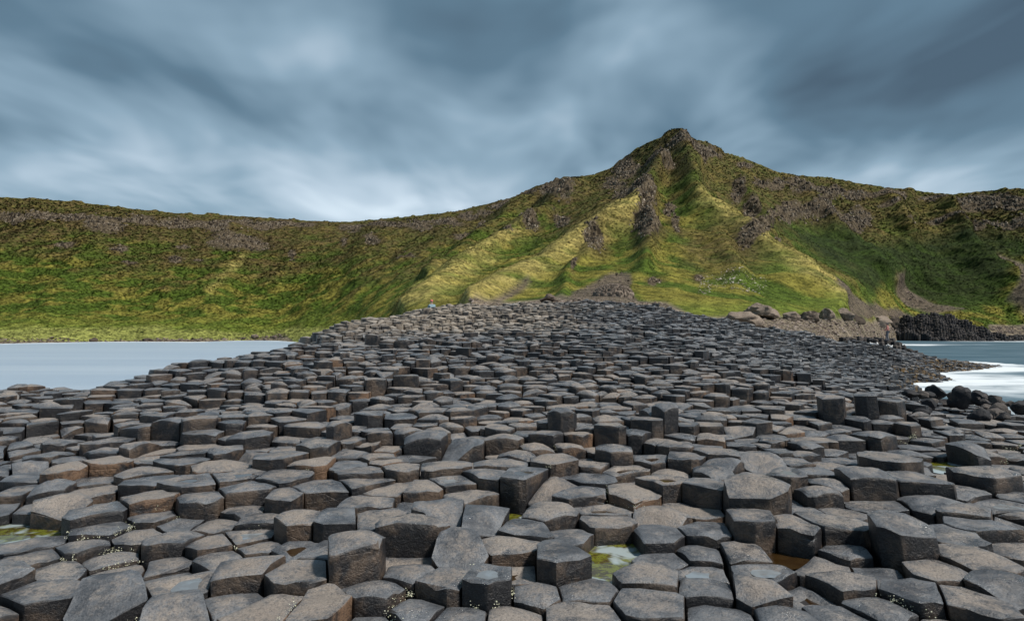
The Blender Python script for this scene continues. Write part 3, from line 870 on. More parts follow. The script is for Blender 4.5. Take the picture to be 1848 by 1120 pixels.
def poly_mask(px, py, poly, soft):
    """signed-distance mask of a polygon in picture coordinates"""
    poly = np.array(poly, float); n = len(poly)
    ins = np.zeros(px.shape, bool); dmin = np.full(px.shape, 1e9)
    for k in range(n):
        a, b = poly[k], poly[(k + 1) % n]
        e = b - a; t = np.clip(((px - a[0]) * e[0] + (py - a[1]) * e[1]) / (e @ e), 0, 1)
        dmin = np.minimum(dmin, np.hypot(px - a[0] - t * e[0], py - a[1] - t * e[1]))
        c = ((a[1] > py) != (b[1] > py)) & (px < (b[0] - a[0]) * (py - a[1]) / (b[1] - a[1] + 1e-9) + a[0])
        ins ^= c
    sd_ = np.where(ins, dmin, -dmin)
    return sstep(sd_, -soft, soft)


def line_mask(px, py, pts, width):
    d = np.full(px.shape, 1e9); pts = np.array(pts, float)
    for a, b in zip(pts[:-1], pts[1:]):
        e = b - a; t = np.clip(((px - a[0]) * e[0] + (py - a[1]) * e[1]) / (e @ e), 0, 1)
        d = np.minimum(d, np.hypot(px - a[0] - t * e[0], py - a[1] - t * e[1]))
    return np.exp(-(d / width) ** 2)


# rough places where rock breaks through the turf: centre column, row, width, height in the photograph
CRAGS = [(20, 391, 60, 14), (82, 392, 60, 16), (132, 394, 50, 18), (190, 406, 76, 26), (255, 399, 60, 12), (320, 403, 64, 12), (395, 412, 52, 18), (430, 438, 110, 26),
         (480, 405, 84, 11), (545, 405, 60, 9), (213, 447, 34, 11), (236, 474, 28, 10), (318, 469, 30, 9), (360, 470, 18, 9), (528, 461, 16, 15), (118, 441, 36, 10), (330, 444, 30, 8),
         (640, 411, 40, 12), (690, 409, 60, 14), (752, 408, 66, 15), (803, 400, 48, 11), (622, 434, 14, 14), (675, 440, 24, 14), (735, 461, 40, 8), (868, 412, 20, 18), (838, 425, 50, 9),
         (955, 416, 32, 16), (918, 432, 18, 10), (905, 374, 44, 14), (872, 386, 30, 12), (1005, 347, 60, 44), (1015, 396, 34, 22), (1130, 302, 50, 34), (1112, 330, 40, 22), (1135, 352, 60, 24),
         (1160, 372, 40, 50), (1162, 415, 44, 50), (1190, 306, 50, 20), (1210, 375, 18, 30), (1238, 266, 72, 26), (1270, 275, 40, 24), (1068, 445, 40, 26), (1035, 488, 10, 16), (1182, 506, 24, 12),
         (1345, 444, 44, 28), (1330, 350, 20, 34), (1352, 386, 24, 36), (1376, 420, 24, 36), (1402, 452, 22, 22), (1470, 346, 90, 24), (1545, 352, 50, 18), (1422, 381, 48, 34), (1492, 388, 80, 36),
         (1545, 398, 56, 40), (1600, 373, 30, 9), (1775, 366, 90, 26), (1832, 371, 40, 26), (1750, 408, 52, 15), (1822, 406, 60, 13), (1640, 405, 22, 6), (1222, 402, 12, 36), (1265, 500, 16, 10)]
r_b = np.random.default_rng(21)
for line, hh_ in (([(-20, 386), (150, 392), (330, 402), (560, 405)], 11), ([(600, 412), (700, 408), (830, 398), (930, 362)], 10), ([(1380, 325), (1500, 340), (1600, 352), (1720, 362), (1900, 358)], 12),
                  ([(1400, 380), (1470, 388), (1570, 392)], 18), ([(1700, 404), (1900, 400)], 9), ([(1010, 330), (960, 348)], 14), ([(1150, 292), (1100, 318)], 18), ([(1290, 282), (1360, 300)], 12)):
    L_ = np.array(line, float)
    if L_[0, 0] > L_[-1, 0]:
        L_ = L_[::-1]
    for x_ in np.arange(L_[0, 0], L_[-1, 0], 27):
        if r_b.random() < 0.85:
            CRAGS.append((x_ + r_b.uniform(-5, 5), float(np.interp(x_, L_[:, 0], L_[:, 1])) + r_b.normal(0, 2.0), r_b.uniform(26, 42), hh_ * r_b.uniform(0.7, 1.25)))
pw = fbm(W * 0.05, 3)
pw2 = fbm(W * 0.05 + 50, 3)
qx, qy = HPX + pw * 9, HPY + pw2 * 5
rock = np.zeros_like(HPX); halo = np.zeros_like(HPX)
for cx, cy, w_, h_ in CRAGS:
    e = ((qx - cx) / (w_ * 0.55)) ** 2 + ((qy - cy) / (h_ * 0.6)) ** 2
    rock = np.maximum(rock, np.clip(1.3 - e * 0.95, 0, 1))
    halo = np.maximum(halo, np.clip(1.2 - e * 0.36, 0, 1))
SCREE = [[(1022, 545), (1030, 528), (1105, 489), (1136, 489), (1148, 548)], [(880, 552), (955, 510), (960, 513), (900, 552)],
         [(1480, 520), (1530, 536), (1640, 562), (1690, 574), (1560, 576), (1500, 548)], [(1612, 503), (1625, 503), (1690, 545), (1750, 556), (1690, 562), (1640, 545)],
         [(1800, 455), (1860, 480), (1960, 560), (1850, 570), (1815, 545), (1812, 500)]]
scree = np.zeros_like(HPX)
for pl in SCREE:
    scree = np.maximum(scree, poly_mask(qx, qy, pl, 5))
beach = poly_mask(qx, qy, [(1225, 574), (1320, 570), (1420, 572), (1500, 576), (1600, 582), (1640, 588), (1640, 640), (1225, 640)], 5)
beach = np.maximum(beach, poly_mask(qx, qy, [(700, 640), (860, 552), (1000, 540), (1200, 545), (1240, 566), (1240, 640)], 5))
beach = np.maximum(beach, sstep(HPY + pw2 * 3, np.interp(HPX, [-150, 0, 350, 520, 560], [613, 612, 609.5, 607, 640]), np.interp(HPX, [-150, 0, 350, 520, 560], [616, 615, 612.5, 610, 650])) * (HPX < 600))
beach = np.maximum(beach, poly_mask(qx, qy, [(1780, 588), (1850, 583), (2000, 580), (2000, 640), (1780, 640)], 3))
dark = poly_mask(qx, qy, [(1395, 398), (1440, 402), (1500, 420), (1560, 440), (1640, 436), (1740, 418), (1850, 420), (1900, 440), (1840, 470), (1800, 470), (1800, 545), (1740, 552), (1660, 540), (1615, 505), (1580, 530), (1490, 482)], 14)  # dark bracken, with the right flank's shade painted into its colour
tan = np.maximum.reduce([line_mask(qx, qy, [(1140, 385), (1060, 432), (960, 488), (850, 545)], 20), 0.8 * line_mask(qx, qy, [(950, 415), (850, 480)], 10), 0.8 * line_mask(qx, qy, [(1255, 375), (1400, 478), (1505, 548)], 10),
                         0.45 * line_mask(qx, qy, [(440, 470), (385, 528)], 9), 0.6 * line_mask(qx, qy, [(880, 470), (730, 560)], 18), 0.7 * line_mask(qx, qy, [(1800, 455), (1848, 500)], 14)])
tan = np.clip(tan * (1.0 + 0.9 * fbm(W * np.array([0.12, 0.12, 0.4]), 2)), 0, 1)
sfrac = np.repeat(ss[None], NPX, 0)
n_b = fbm(W * 0.028 + 5, 4)
n_m = fbm(W * 0.10 + 9, 4)
n_s = fbm(W * 0.38, 3)
brown = sstep(sfrac + n_b * 0.26 + n_m * 0.1, 0.50, 0.82) * np.where(HPX < 640, 1.0, 0.85)
brown = np.maximum(brown, 0.8 * poly_mask(qx, qy, [(1230, 420), (1290, 405), (1350, 430), (1390, 480), (1300, 500), (1230, 470)], 25))
yellow = sstep(n_m + 0.35 * (0.5 - sfrac), -0.15, 0.45)
fresh = sstep(HPY, 560, 592) * (HPX < 700) + sstep(HPY, 535, 560) * (HPX > 1180) * (HPX < 1560)


def lerp(a, b, t):
    return a + (b - a) * t[..., None]


C = lerp(np.array([0.058, 0.090, 0.014]), np.array([0.158, 0.146, 0.032]), yellow)
C = lerp(C, np.array([0.115, 0.145, 0.026]), np.clip(fresh * 0.75, 0, 1))
C = lerp(C, np.array([0.22, 0.235, 0.072]), sstep(HPY + n_m * 3, 589, 598) * (HPX < 640) * 0.9)
C = lerp(C, np.array([0.088, 0.064, 0.030]), brown * (0.55 + 0.4 * sstep(n_s, -0.3, 0.4)))
C = lerp(C, np.array([0.070, 0.050, 0.026]), halo * sstep(n_m, -0.5, 0.25) * 0.75)
C = lerp(C, np.array([0.315, 0.26, 0.095]), tan * 0.85)
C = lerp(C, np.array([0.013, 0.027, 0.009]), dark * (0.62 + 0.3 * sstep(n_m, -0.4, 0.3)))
C = lerp(C, np.array([0.105, 0.083, 0.072]), scree * 0.92)
C = lerp(C, np.array([0.16, 0.130, 0.112]), beach * 0.9)
C = C * (1 + 0.25 * n_s)[..., None]
C = np.clip(C, 0.006, 0.6)

# relief: spurs and gullies, terraces of crag, tussocks
turf = 1 - np.maximum(scree, beach)
amp = np.clip((HD0 - 40) / 120, 0.12, 1.0) * np.clip((1 - sfrac) * 14, 0, 1)
rel = n_b * 3.0 * amp + n_m * 0.8 * np.clip(HD0 / 150, .3, 1) * turf
gul = -np.abs(fbm(np.stack([HX * 0.055, HD * 0.02, HZZ * 0.008], 2) + 3, 3)) * 3.0 * amp * sstep(sfrac, 0.12, 0.35)
tus = (fbm(W * 0.33, 3) * 0.30 + fbm(W * 1.1 + 8, 2) * 0.14) * np.clip(HD0 / 140, 0.35, 1.3) * turf
crg = rock * (np.abs(fbm(W * np.array([0.35, 0.35, 0.10]), 3)) * 1.4 - 0.2) * np.clip(HD0 / 150, .4, 1)
ridge = np.zeros_like(HPX)
for pts, wd, am in (([(1190, 300), (1140, 385), (1060, 432), (960, 488), (850, 545)], 17, 7.0), ([(1040, 330), (950, 412), (850, 478), (730, 560)], 16, 6.0), ([(1225, 250), (1255, 375), (1400, 478), (1505, 548)], 22, 7.0),
                    ([(960, 350), (880, 420), (780, 505)], 14, 4.5), ([(1170, 330), (1165, 420), (1160, 470)], 18, 5.0), ([(1330, 330), (1400, 450)], 10, 4.0), ([(1440, 330), (1500, 420), (1620, 500)], 14, 5.0),
                    ([(1700, 365), (1740, 450), (1850, 545)], 18, 6.0), ([(420, 400), (430, 470), (380, 540)], 30, 1.8), ([(180, 390), (150, 470), (90, 560)], 34, 1.6), ([(690, 405), (640, 480), (560, 560)], 28, 2.6),
                    ([(1090, 430), (1035, 480), (1010, 530)], 12, 3.0), ([(1600, 350), (1640, 430)], 14, 4.0), ([(1290, 420), (1330, 500)], 22, 4.0)):
    ridge = np.maximum(ridge, am * line_mask(qx, qy, pts, wd))
rel = rel + ridge * np.clip(HD0 / 160, 0.25, 1.2) * np.clip((1 - sfrac) * 10, 0, 1)
rel = rel + ridge * 0.5 * np.clip(HD0 / 160, 0.25, 1.2) * np.clip((1 - sfrac) * 10, 0, 1)
up = np.array([0, -0.62, 0.78])
W2 = W + (rel + gul)[..., None] * np.array([0, -0.75, 0.45]) + (tus + crg)[..., None] * up
bush = sstep(fbm(np.stack([HX * 0.12, HD * 0.12, HZZ * 0], 2) + 70, 3), 0.1, 0.7) * np.exp(-((1 - sfrac) / 0.02) ** 2)
W2[..., 2] += bush * 1.0
# the plateau behind the skyline
last = W2[:, -1]
ext = []
for dd, dz in ((6, 0.2), (25, -0.5), (90, -3), (420, -14)):
    e = last.copy(); k = 1 + dd / e[:, 1]
    e[:, 0] *= k; e[:, 1] *= k; e[:, 2] += dz; ext.append(e)
W3 = np.concatenate([W2, np.stack(ext, 1)], 1)
NR = W3.shape[1]
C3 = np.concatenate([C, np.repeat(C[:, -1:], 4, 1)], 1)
R3 = np.concatenate([rock, np.zeros((NPX, 4))], 1)
hv = W3.reshape(-1, 3) + np.array([0, 0, EYE])
idx = np.arange(NPX * NR).reshape(NPX, NR)
hf = np.stack([idx[:-1, :-1], idx[1:, :-1], idx[1:, 1:], idx[:-1, 1:]], 2).reshape(-1, 4)
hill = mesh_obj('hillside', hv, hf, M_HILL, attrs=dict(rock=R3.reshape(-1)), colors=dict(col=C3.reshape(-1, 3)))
tag(hill, 'steep grassy cliffs with a pointed central peak above the causeway', 'hillside', kind='structure')


def on_hill(px, py):
    """surface point, colour and mask row for picture coordinates"""
    i = np.clip(((px + 150) / 2150 * (NPX - 1)), 0, NPX - 1.001).astype(int)
    f_ = ft_py[i]; s_ = sky_py[i]
    j = np.clip((py - f_) / (s_ - f_) * (NS - 1), 0, NS - 1.001).astype(int)
    return W2[i, j] + np.array([0, 0, EYE]), i, j


# tussocks and bracken: tens of thousands of small leaf fans over the turf
NTU = 135000
tpx = rng.uniform(-60, 1910, NTU); ti = ((tpx + 150) / 2150 * (NPX - 1)).astype(int)
tpy = ft_py[ti] + (sky_py - ft_py)[ti] * rng.random(NTU) ** 0.92
tp, ti, tj = on_hill(tpx, tpy)
bare = np.maximum.reduce([rock[ti, tj] * 0.9, scree[ti, tj], beach[ti, tj]])
kp = (bare < 0.35 + 0.2 * rng.random(NTU)) & (tp[:, 2] > 0.6)
tp, ti, tj = tp[kp], ti[kp], tj[kp]; NTU = len(tp)
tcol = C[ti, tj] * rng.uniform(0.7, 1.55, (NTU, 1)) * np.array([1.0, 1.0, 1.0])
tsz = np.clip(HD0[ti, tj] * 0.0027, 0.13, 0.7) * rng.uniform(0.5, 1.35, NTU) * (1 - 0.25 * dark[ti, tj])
NB = 5
verts = np.empty((NTU, NB, 3, 3)); cols = np.empty((NTU, NB, 3, 3))
a0 = rng.uniform(0, 6.28, NTU)
for k in range(NB):
    a = a0 + k * 6.283 / NB + rng.normal(0, 0.3, NTU)
    d = np.stack([np.cos(a), np.sin(a), np.zeros(NTU)], 1); p_ = np.stack([-np.sin(a), np.cos(a), np.zeros(NTU)], 1)
    hgt = rng.uniform(0.22, 0.5, NTU)
    verts[:, k, 0] = tp + (-p_ * 0.42 + d * 0.05) * tsz[:, None] - np.array([0, 0, 0.12])
    verts[:, k, 1] = tp + (p_ * 0.42 + d * 0.05) * tsz[:, None] - np.array([0, 0, 0.12])
    verts[:, k, 2] = tp + d * (tsz * 0.85)[:, None] + np.array([0, 0, 1.0]) * (hgt * tsz)[:, None]
    cols[:, k] = tcol[:, None]
fi = np.arange(NTU * NB * 3).reshape(-1, 3)
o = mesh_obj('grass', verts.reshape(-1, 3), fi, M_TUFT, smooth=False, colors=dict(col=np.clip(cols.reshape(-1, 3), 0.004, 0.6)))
tag(o, 'tussocky grass and bracken covering the green slopes', 'grass', kind='stuff')


def block(r, sx, sy, sz, k=6):
    """one rough upright rock prism, about 30 triangles"""
    a = np.sort(r.uniform(0, 2 * math.pi, k) * 0.25 + np.arange(k) * 2 * math.pi / k * 0.75 + r.uniform(0, 1))
    b = np.c_[np.cos(a) * sx, np.sin(a) * sy]
    t = r.uniform(0.75, 0.95); sh = r.normal(0, 0.12, 2) * sx
    zt = sz * r.uniform(0.85, 1.1, k)
    V = np.concatenate([np.c_[b, np.full(k, -sz * 0.6)], np.c_[b * r.uniform(0.92, 1.05, (k, 1)), zt * 0.8], np.c_[b * t * 0.85 + sh, zt], [[sh[0], sh[1], sz * r.uniform(0.98, 1.12)]]])
    F_ = []
    for q in range(2):
        for i in range(k):
            F_.append((q * k + i, q * k + (i + 1) % k, (q + 1) * k + (i + 1) % k, (q + 1) * k + i))
    for i in range(k):
        F_.append((2 * k + i, 2 * k + (i + 1) % k, 3 * k))
    return V, F_


def joined(name, items, mat, parent=None, smooth=False):
    V, F_, T = [], [], []
    o_ = 0
    for v, f, t in items:
        V.append(v); F_ += [tuple(x + o_ for x in q) for q in f]; o_ += len(v); T.append(np.full(len(v), t))
    return mesh_obj(name, np.concatenate(V), F_, mat, parent, dict(tint=np.concatenate(T)), smooth)


r_ = np.random.default_rng(77)
for cx, cy, w_, h_ in CRAGS:
    cnt = int(np.clip(w_ * h_ / 6.5, 14, 330))
    ang = r_.uniform(0, 2 * math.pi, cnt); rad_ = np.sqrt(r_.random(cnt)) * r_.uniform(0.5, 1.15, cnt)
    px = cx + np.cos(ang) * rad_ * w_ * 0.54; py = cy + np.sin(ang) * rad_ * h_ * 0.52
    led = 6.5 + 2.5 * r_.random()                       # the rock breaks through in ledges, with turf between
    py = np.round((py - cy + 0.05 * (px - cx)) / led) * led + cy + r_.normal(0, 1.1, cnt)
    thin = fbm(np.c_[px * 0.06, py * 0.09, np.full(cnt, 2.0)], 2) > -0.28
    thin &= py > np.interp(px, hpx, sky_py) + 6
    px, py = px[thin], py[thin]
    if len(px) < 3:
        continue
    pos, ii, jj = on_hill(px, py)
    items = []
    for q, i, j in zip(pos, ii, jj):
        dpt = HD[i, j]; sc = dpt / F
        s = sc * r_.uniform(1.1, 2.8); hh = sc * min(max(h_ * 0.30, 2.5), r_.uniform(2.8, 5.2))
        v, f = block(r_, s, s * r_.uniform(0.7, 1.2), hh, r_.integers(5, 7))
        v[:, 1] += v[:, 2] * 0.35
        items.append((v + q + np.array([0, 0.3 * s, -0.38 * hh]), f, r_.random()))
    joined('rock_outcrop', items, M_CRAG, hill)


def pebbles(name, polys_, cnt, s0, s1, mat, label, cat, surf=on_hill, parent=None):
    items = []
    per = [abs(sum(a[0] * b[1] - b[0] * a[1] for a, b in zip(pl, pl[1:] + pl[:1]))) for pl in polys_]
    tot = sum(per)
    for pl, ar in zip(polys_, per):
        n_ = int(cnt * ar / tot); xs = [p[0] for p in pl]; ys = [p[1] for p in pl]
        px = r_.uniform(min(xs), max(xs), n_ * 4); py = r_.uniform(min(ys), max(ys), n_ * 4)
        m = poly_mask(px, py, pl, 0.01) > 0.5
        px, py = px[m][:n_], py[m][:n_]
        pos, ii, jj = surf(px, py)
        for q, i, j in zip(pos, ii, jj):
            s = HD[i, j] / F * r_.uniform(s0, s1) * (1 + (r_.random() > 0.93))
            v = octv * s * r_.uniform(0.6, 1.2, (6, 1)) * np.array([1.15, 1.0, 0.6])
            an = r_.uniform(0, 6.28); ca, sa = math.cos(an), math.sin(an)
            v = np.c_[v[:, 0] * ca - v[:, 1] * sa, v[:, 0] * sa + v[:, 1] * ca, v[:, 2] + v[:, 0] * r_.normal(0, .3)]
            items.append((v + q + np.array([0, 0, s * 0.1]), octf, r_.random()))
    o = joined(name, items, mat, parent)
    return tag(o, label, cat, kind='stuff')


pebbles('pebbles', [[(1230, 578), (1330, 572), (1440, 574), (1500, 578), (1600, 586), (1630, 600), (1560, 622), (1400, 612), (1230, 590)], [(830, 556), (1000, 541), (1200, 546), (1235, 568), (1100, 575), (900, 570)]],
        5200, 1.0, 3.0, M_PEBBLE, 'pale beach pebbles strewn below the green slope', 'pebbles')
pebbles('scree', SCREE, 4200, 0.6, 1.7, M_SCREE, 'grey scree of loose stones on the lower slopes', 'scree')
pebbles('white_stones', [[(1265, 500), (1300, 492), (1350, 498), (1385, 506), (1386, 524), (1340, 528), (1290, 518), (1275, 532), (1262, 528)]], 330, 0.8, 1.8, M_WHITE,
        'scatter of small whitish stones on the grass slope below the peak', 'stones')
pebbles('shore_stones', [[(-60, 611), (350, 607), (520, 604), (520, 612), (350, 616), (-60, 620)], [(1780, 590), (1900, 584), (1900, 606), (1790, 604)]], 1500, 0.9, 2.6, M_SCREE, 'dark stones along the far shoreline of the bays', 'stones')


def icosphere(sub):
    import bmesh
    bm = bmesh.new(); bmesh.ops.create_icosphere(bm, subdivisions=sub, radius=1.0)
    v = np.array([x.co[:] for x in bm.verts]); f = [tuple(l.index for l in p.verts) for p in bm.faces]
    bm.free(); return v, f


ICO = icosphere(4); ICO3 = icosphere(3)


def boulder(name, loc, size, mat, label, group=None, seed=0, flat=5, ico=None, rough=0.12):
    r = np.random.default_rng(seed)
    v, f = ico or ICO3
    v = v.copy()
    for _ in range(flat):                # knock flat faces onto it
        nrm = r.normal(size=3); nrm /= np.linalg.norm(nrm); d = r.uniform(0.50, 0.82)
        over = np.maximum(v @ nrm - d, 0); v -= over[:, None] * nrm * 0.92
    v *= (1 + rough * fbm(v * 1.7 + seed, 4))[:, None]
    v = v * np.array(size)
    an = r.uniform(-0.5, 0.5); ca, sa = math.cos(an), math.sin(an)
    v = np.c_[v[:, 0] * ca - v[:, 1] * sa, v[:, 0] * sa + v[:, 1] * ca, v[:, 2]]
    o = mesh_obj(name, v, f, mat, None, dict(tint=np.full(len(v), r.random())), True, 32)
    o.location = loc
    return tag(o, label, 'boulder', group)


def hill_boulder(px, py_base, wpx, hpx_, label, mat=None, seed=0, depth=None, group=None):
    pos, i, j = on_hill(np.array([float(px)]), np.array([float(py_base)]))
    q = pos[0]; dpt = q[1]; s = dpt / F
    return boulder('boulder', (q[0], q[1], q[2] + hpx_ * s * 0.36), (wpx * s * 0.56, wpx * s * 0.45, hpx_ * s * 0.62), mat or M_BOULDER, label, group, seed, 9, ICO, 0.2)


hill_boulder(1378, 572, 58, 28, 'large brown angular boulder standing on the grass edge above the beach', seed=3)
hill_boulder(1342, 592, 66, 30, 'wide low boulder half sunk in the pebbles, in front of the large angular one', seed=8)
hill_boulder(1427, 577, 30, 18, 'small brown boulder just right of the large angular boulder', seed=4)
hill_boulder(1462, 579, 36, 20, 'second boulder right of the large angular one, in the row behind the pebbles', seed=15)
hill_boulder(1490, 578, 34, 24, 'peaked boulder in the middle of the row behind the pebbles', seed=16)
hill_boulder(1522, 582, 38, 22, 'broad boulder right of the peaked one, below the grey scree', seed=17)
hill_boulder(1552, 583, 30, 22, 'boulder at the foot of the grey scree, third from the dark mound', seed=18)
hill_boulder(1585, 588, 36, 20, 'boulder above the walking person, second from the dark mound', seed=19)
hill_boulder(1612, 590, 26, 20, 'boulder touching the left end of the dark mound', seed=20)
hill_boulder(992, 546, 28, 15, 'pale rock with a peak rising behind the top of the causeway', M_PEBBLE, seed=21)
hill_boulder(167, 612, 16, 8, 'small pale boulder on the far shore across the left bay', seed=23)
hill_boulder(262, 610, 14, 6, 'flat pale boulder on the far left shore under the grass', seed=24)
hill_boulder(460, 607, 14, 7, 'small grey boulder on the left shore near the causeway', seed=25)

# the rubble knoll in the grey scree
pos, _, _ = on_hill(np.array([1108.0]), np.array([533.0]))
kq = pos[0]; ks = kq[1] / F
items = [(ICO[0] * np.array([36, 28, 20]) * ks * (1 + 0.12 * fbm(ICO[0] * 2.0, 3))[:, None] + kq - np.array([0, 0, 3 * ks]), ICO[1], 0.7)]
for _ in range(620):
    a, b = r_.uniform(-1, 1), r_.uniform(-1, 1)
    if a * a + b * b > 1:
        continue
    hgt = math.sqrt(1 - a * a - b * b) * 23 * ks
    v, f = block(r_, ks * r_.uniform(2, 4.5), ks * r_.uniform(2, 4), ks * r_.uniform(1.5, 3.5), 5)
    items.append((v + kq + np.array([a * 36 * ks, b * 27 * ks, hgt - 4 * ks]), f, 0.5 + 0.5 * r_.random()))
o = joined('rubble_knoll', items, M_BOULDER)
tag(o, 'heap of pale brown rubble in front of the grey scree', 'rubble heap')

# dark rounded boulders at the right-hand water's edge
RB = [(1690, 706, 36, 28, 'round black boulder standing highest at the right water edge'), (1735, 714, 36, 36, 'tall dark boulder right of the round black one at the water'), (1766, 714, 32, 24, 'dark boulder at the right end of the highest wet cluster'),
      (1640, 710, 28, 14, 'low dark boulder left of the round black one by the foam'), (1838, 730, 30, 18, 'wet black boulder cut by the right picture edge')]


def shore_boulder(px, py, w_, h_, lab, seed, group=None):
    ys = np.linspace(7, 24, 500) * K; X = (px - CX) / F * ys
    g = G(np.stack([X, ys], 1)); q = int(np.argmin(np.abs(HZ - F * g / ys - (py + h_ * 0.3))))
    s = ys[q] / F
    boulder('boulder', (X[q], ys[q], g[q] + EYE + h_ * s * 0.25), (w_ * s * 0.52, w_ * s * 0.5, h_ * s * 0.58), M_DARKB, lab, group, seed, 6, ICO3, 0.16)


for k, (px, py, w_, h_, lab) in enumerate(RB):
    shore_boulder(px, py, w_, h_, lab, 40 + k)
for k in range(46):
    px = r_.uniform(1640, 1850); py = r_.uniform(704, 752) + (1850 - px) * 0.03
    w_ = r_.uniform(16, 34) * (0.75 + (py - 700) / 120)
    shore_boulder(px, py, w_, w_ * r_.uniform(0.5, 0.8), 'dark rounded boulder in the jumble below the right water edge', 100 + k, 'boulders in the jumble at the right water edge')

# ------------------------------------------------------------------ the dark mound across the right bay and the ledge beside it
def column_heap(name, x0, y0, rx, ry, h, sp_, seed, label, base_z=0.0, tilt=0.0):
    r = np.random.default_rng(seed)
    items = []
    yy = -ry
    rowk = 0
    while yy < ry:
        for xx in np.arange(-rx + (sp_ / 2 if rowk % 2 else 0), rx, sp_):
            a, b = xx + r.normal(0, sp_ * .12), yy + r.normal(0, sp_ * .12)
            e = (a / rx) ** 2 + (b / ry) ** 2
            if e > 1 or b > 0.45 * ry:
                continue
            prof = (1 - abs(a / rx + 0.15) ** 1.8) * h * (1 - 0.18 * (a / rx))
            front = sstep(np.array(b / ry), -1.05, 0.15)
            z = base_z + prof * float(front) * (1 + 0.035 * r.normal()) + r.normal(0, 0.10) + 0.09 * h * math.sin(a * 0.45 + b * 0.3) + 0.05 * h * math.sin(a * 1.3 - b * 0.7)
            if z < 0.05:
                continue
            k = 6; an = np.arange(k) * math.pi / 3 + r.uniform(0, 1)
            R = sp_ * 0.53 * r.uniform(0.85, 1.08)
            ring = np.c_[np.cos(an) * R, np.sin(an) * R]
            lean_ = r.normal(0, 0.03, 2)
            V = np.concatenate([np.c_[ring - lean_ * 3, np.full(k, -z - 0.6)], np.c_[ring, np.full(k, -0.10) + r.normal(0, .04, k)], np.c_[ring * 0.8, r.normal(0, .03, k)]]) + np.array([a, b, z])
            F_ = [(q * k + i, q * k + (i + 1) % k, (q + 1) * k + (i + 1) % k, (q + 1) * k + i) for q in range(2) for i in range(k)] + [tuple(2 * k + i for i in range(k))]
            items.append((V + np.array([x0, y0, 0]), F_, r.random()))
        yy += sp_ * 0.86; rowk += 1
    root = bpy.data.objects.new(name, None); COL.objects.link(root); root.location = (0, 0, 0)
    tag(root, label, 'rock mound')
    V, F_, T = [], [], []
    o_ = 0
    for v, f, t in items:
        V.append(v); F_ += [tuple(x + o_ for x in q) for q in f]; o_ += len(v); T.append(np.full(len(v), t))
    V = np.concatenate(V); nv = len(V)
    hw = sstep(V[:, 2] + fbm(V * 0.3, 2) * 1.2, 4.2, 1.8)
    ob = mesh_obj('basalt_columns', V, F_, M_DARKB, root, dict(tint=np.concatenate(T), wet=0.35 + 0.65 * hw, rho=np.ones(nv) * .7, algae=np.zeros(nv), pale=np.zeros(nv), weed=np.zeros(nv)), True, 30)
    ob['kind'] = 'stuff'
    return root


column_heap('basalt_mound', 144.0, 160.0 * K, 20.5, 17.0, 8.2, 0.85, 5, 'dark hump of basalt columns across the bay on the right')
column_heap('basalt_ledge', 39.5, 52.0 * K, 7.5, 4.0, 3.0, 0.6, 6, 'low black ledge of columns left of the dark hump')
column_heap('basalt_reef', 165.0, 155.0 * K, 10.0, 5.0, 1.9, 1.0, 7, 'low black reef trailing off the right end of the hump')

# ------------------------------------------------------------------ the sea
NA, NRD = 420, 260
ang = np.concatenate([np.linspace(-1.05, 1.05, NA), np.linspace(1.05, 2 * math.pi - 1.05, 60)[1:-1]])
rad = np.concatenate([np.linspace(4, 12, 12)[:-1], np.geomspace(12, 270, NRD), np.geomspace(290, 6000, 16)])
A, R = np.meshgrid(ang, rad, indexing='ij')
sx, sy = np.sin(A) * R, np.cos(A) * R
inner = (R < 95) & (sy > 0)
gg = np.full(sx.shape, -9.0)
gg[inner] = G(np.stack([sx[inner], sy[inner]], 1))
sy0 = sy; sy = sy / K
gg = np.where((sy > 60) | (sx > 56) | (sx < -22), -9, gg)
nz = fbm(np.stack([sx * 0.10, sy * 0.10, sx * 0], 2), 3)
foam = sstep(gg + nz * 0.5, -5.3, -4.15) * sstep(sx, 2, 12)
# the surge that fills the inlet on the right
d_in = np.hypot((sx - 33) / 15, (sy - 38) / 10)
foam = np.maximum(foam, 0.95 * sstep(d_in + nz * 0.35, 1.45, 0.15))
foam = np.maximum(foam, 0.55 * sstep(np.hypot((sx - 44) / 16, (sy - 47) / 5) + nz * 0.3, 1.1, 0.3))
spx = CX + F / K * sx / np.maximum(sy, 0.1)
wl = W2[np.arange(NPX), np.argmax(W2[:, :NS, 2] > -4.0, axis=1), 1] / K
shore = np.interp(spx, hpx, wl)
shore_in = (sy > 20) & (spx > -150) & (spx < 2000)
nf = fbm(np.stack([sx * 0.06, sy * 0.2, sx * 0], 2) + 4, 3)
foam = np.maximum(foam, np.where(shore_in, sstep(sy + nf * 5, shore - 9, shore - 1) * np.where(sx < 0, 0.85, 0.6), 0))
foam = np.maximum(foam, 0.9 * sstep(np.hypot((sx - 160) / 34, (sy - 146) / 7) + nf * 0.4, 1.1, 0.45))
foam = np.maximum(foam, 0.8 * sstep(np.hypot((sx - 85) / 36, (sy - 118) / 8) + nf * 0.4, 1.05, 0.4))
sy = sy0
milk_sheen = sstep(sx, 12, -12) * 0.95  # milky left bay, its bright sky reflection painted into the colour
sv = np.stack([sx, sy, np.zeros_like(sx)], 2).reshape(-1, 3)
na, nr = sx.shape
idx = np.arange(na * nr).reshape(na, nr)
nxt = np.roll(idx, -1, 0)
sf = np.stack([idx[:, :-1], idx[:, 1:], nxt[:, 1:], nxt[:, :-1]], 2).reshape(-1, 4)
sea = mesh_obj('sea', sv, sf[:, ::-1], M_SEA, attrs=dict(foam=foam.reshape(-1), milk_sheen=milk_sheen.reshape(-1)))
tag(sea, 'grey blue sea in the bays on both sides, foaming on the right', 'sea', kind='structure')

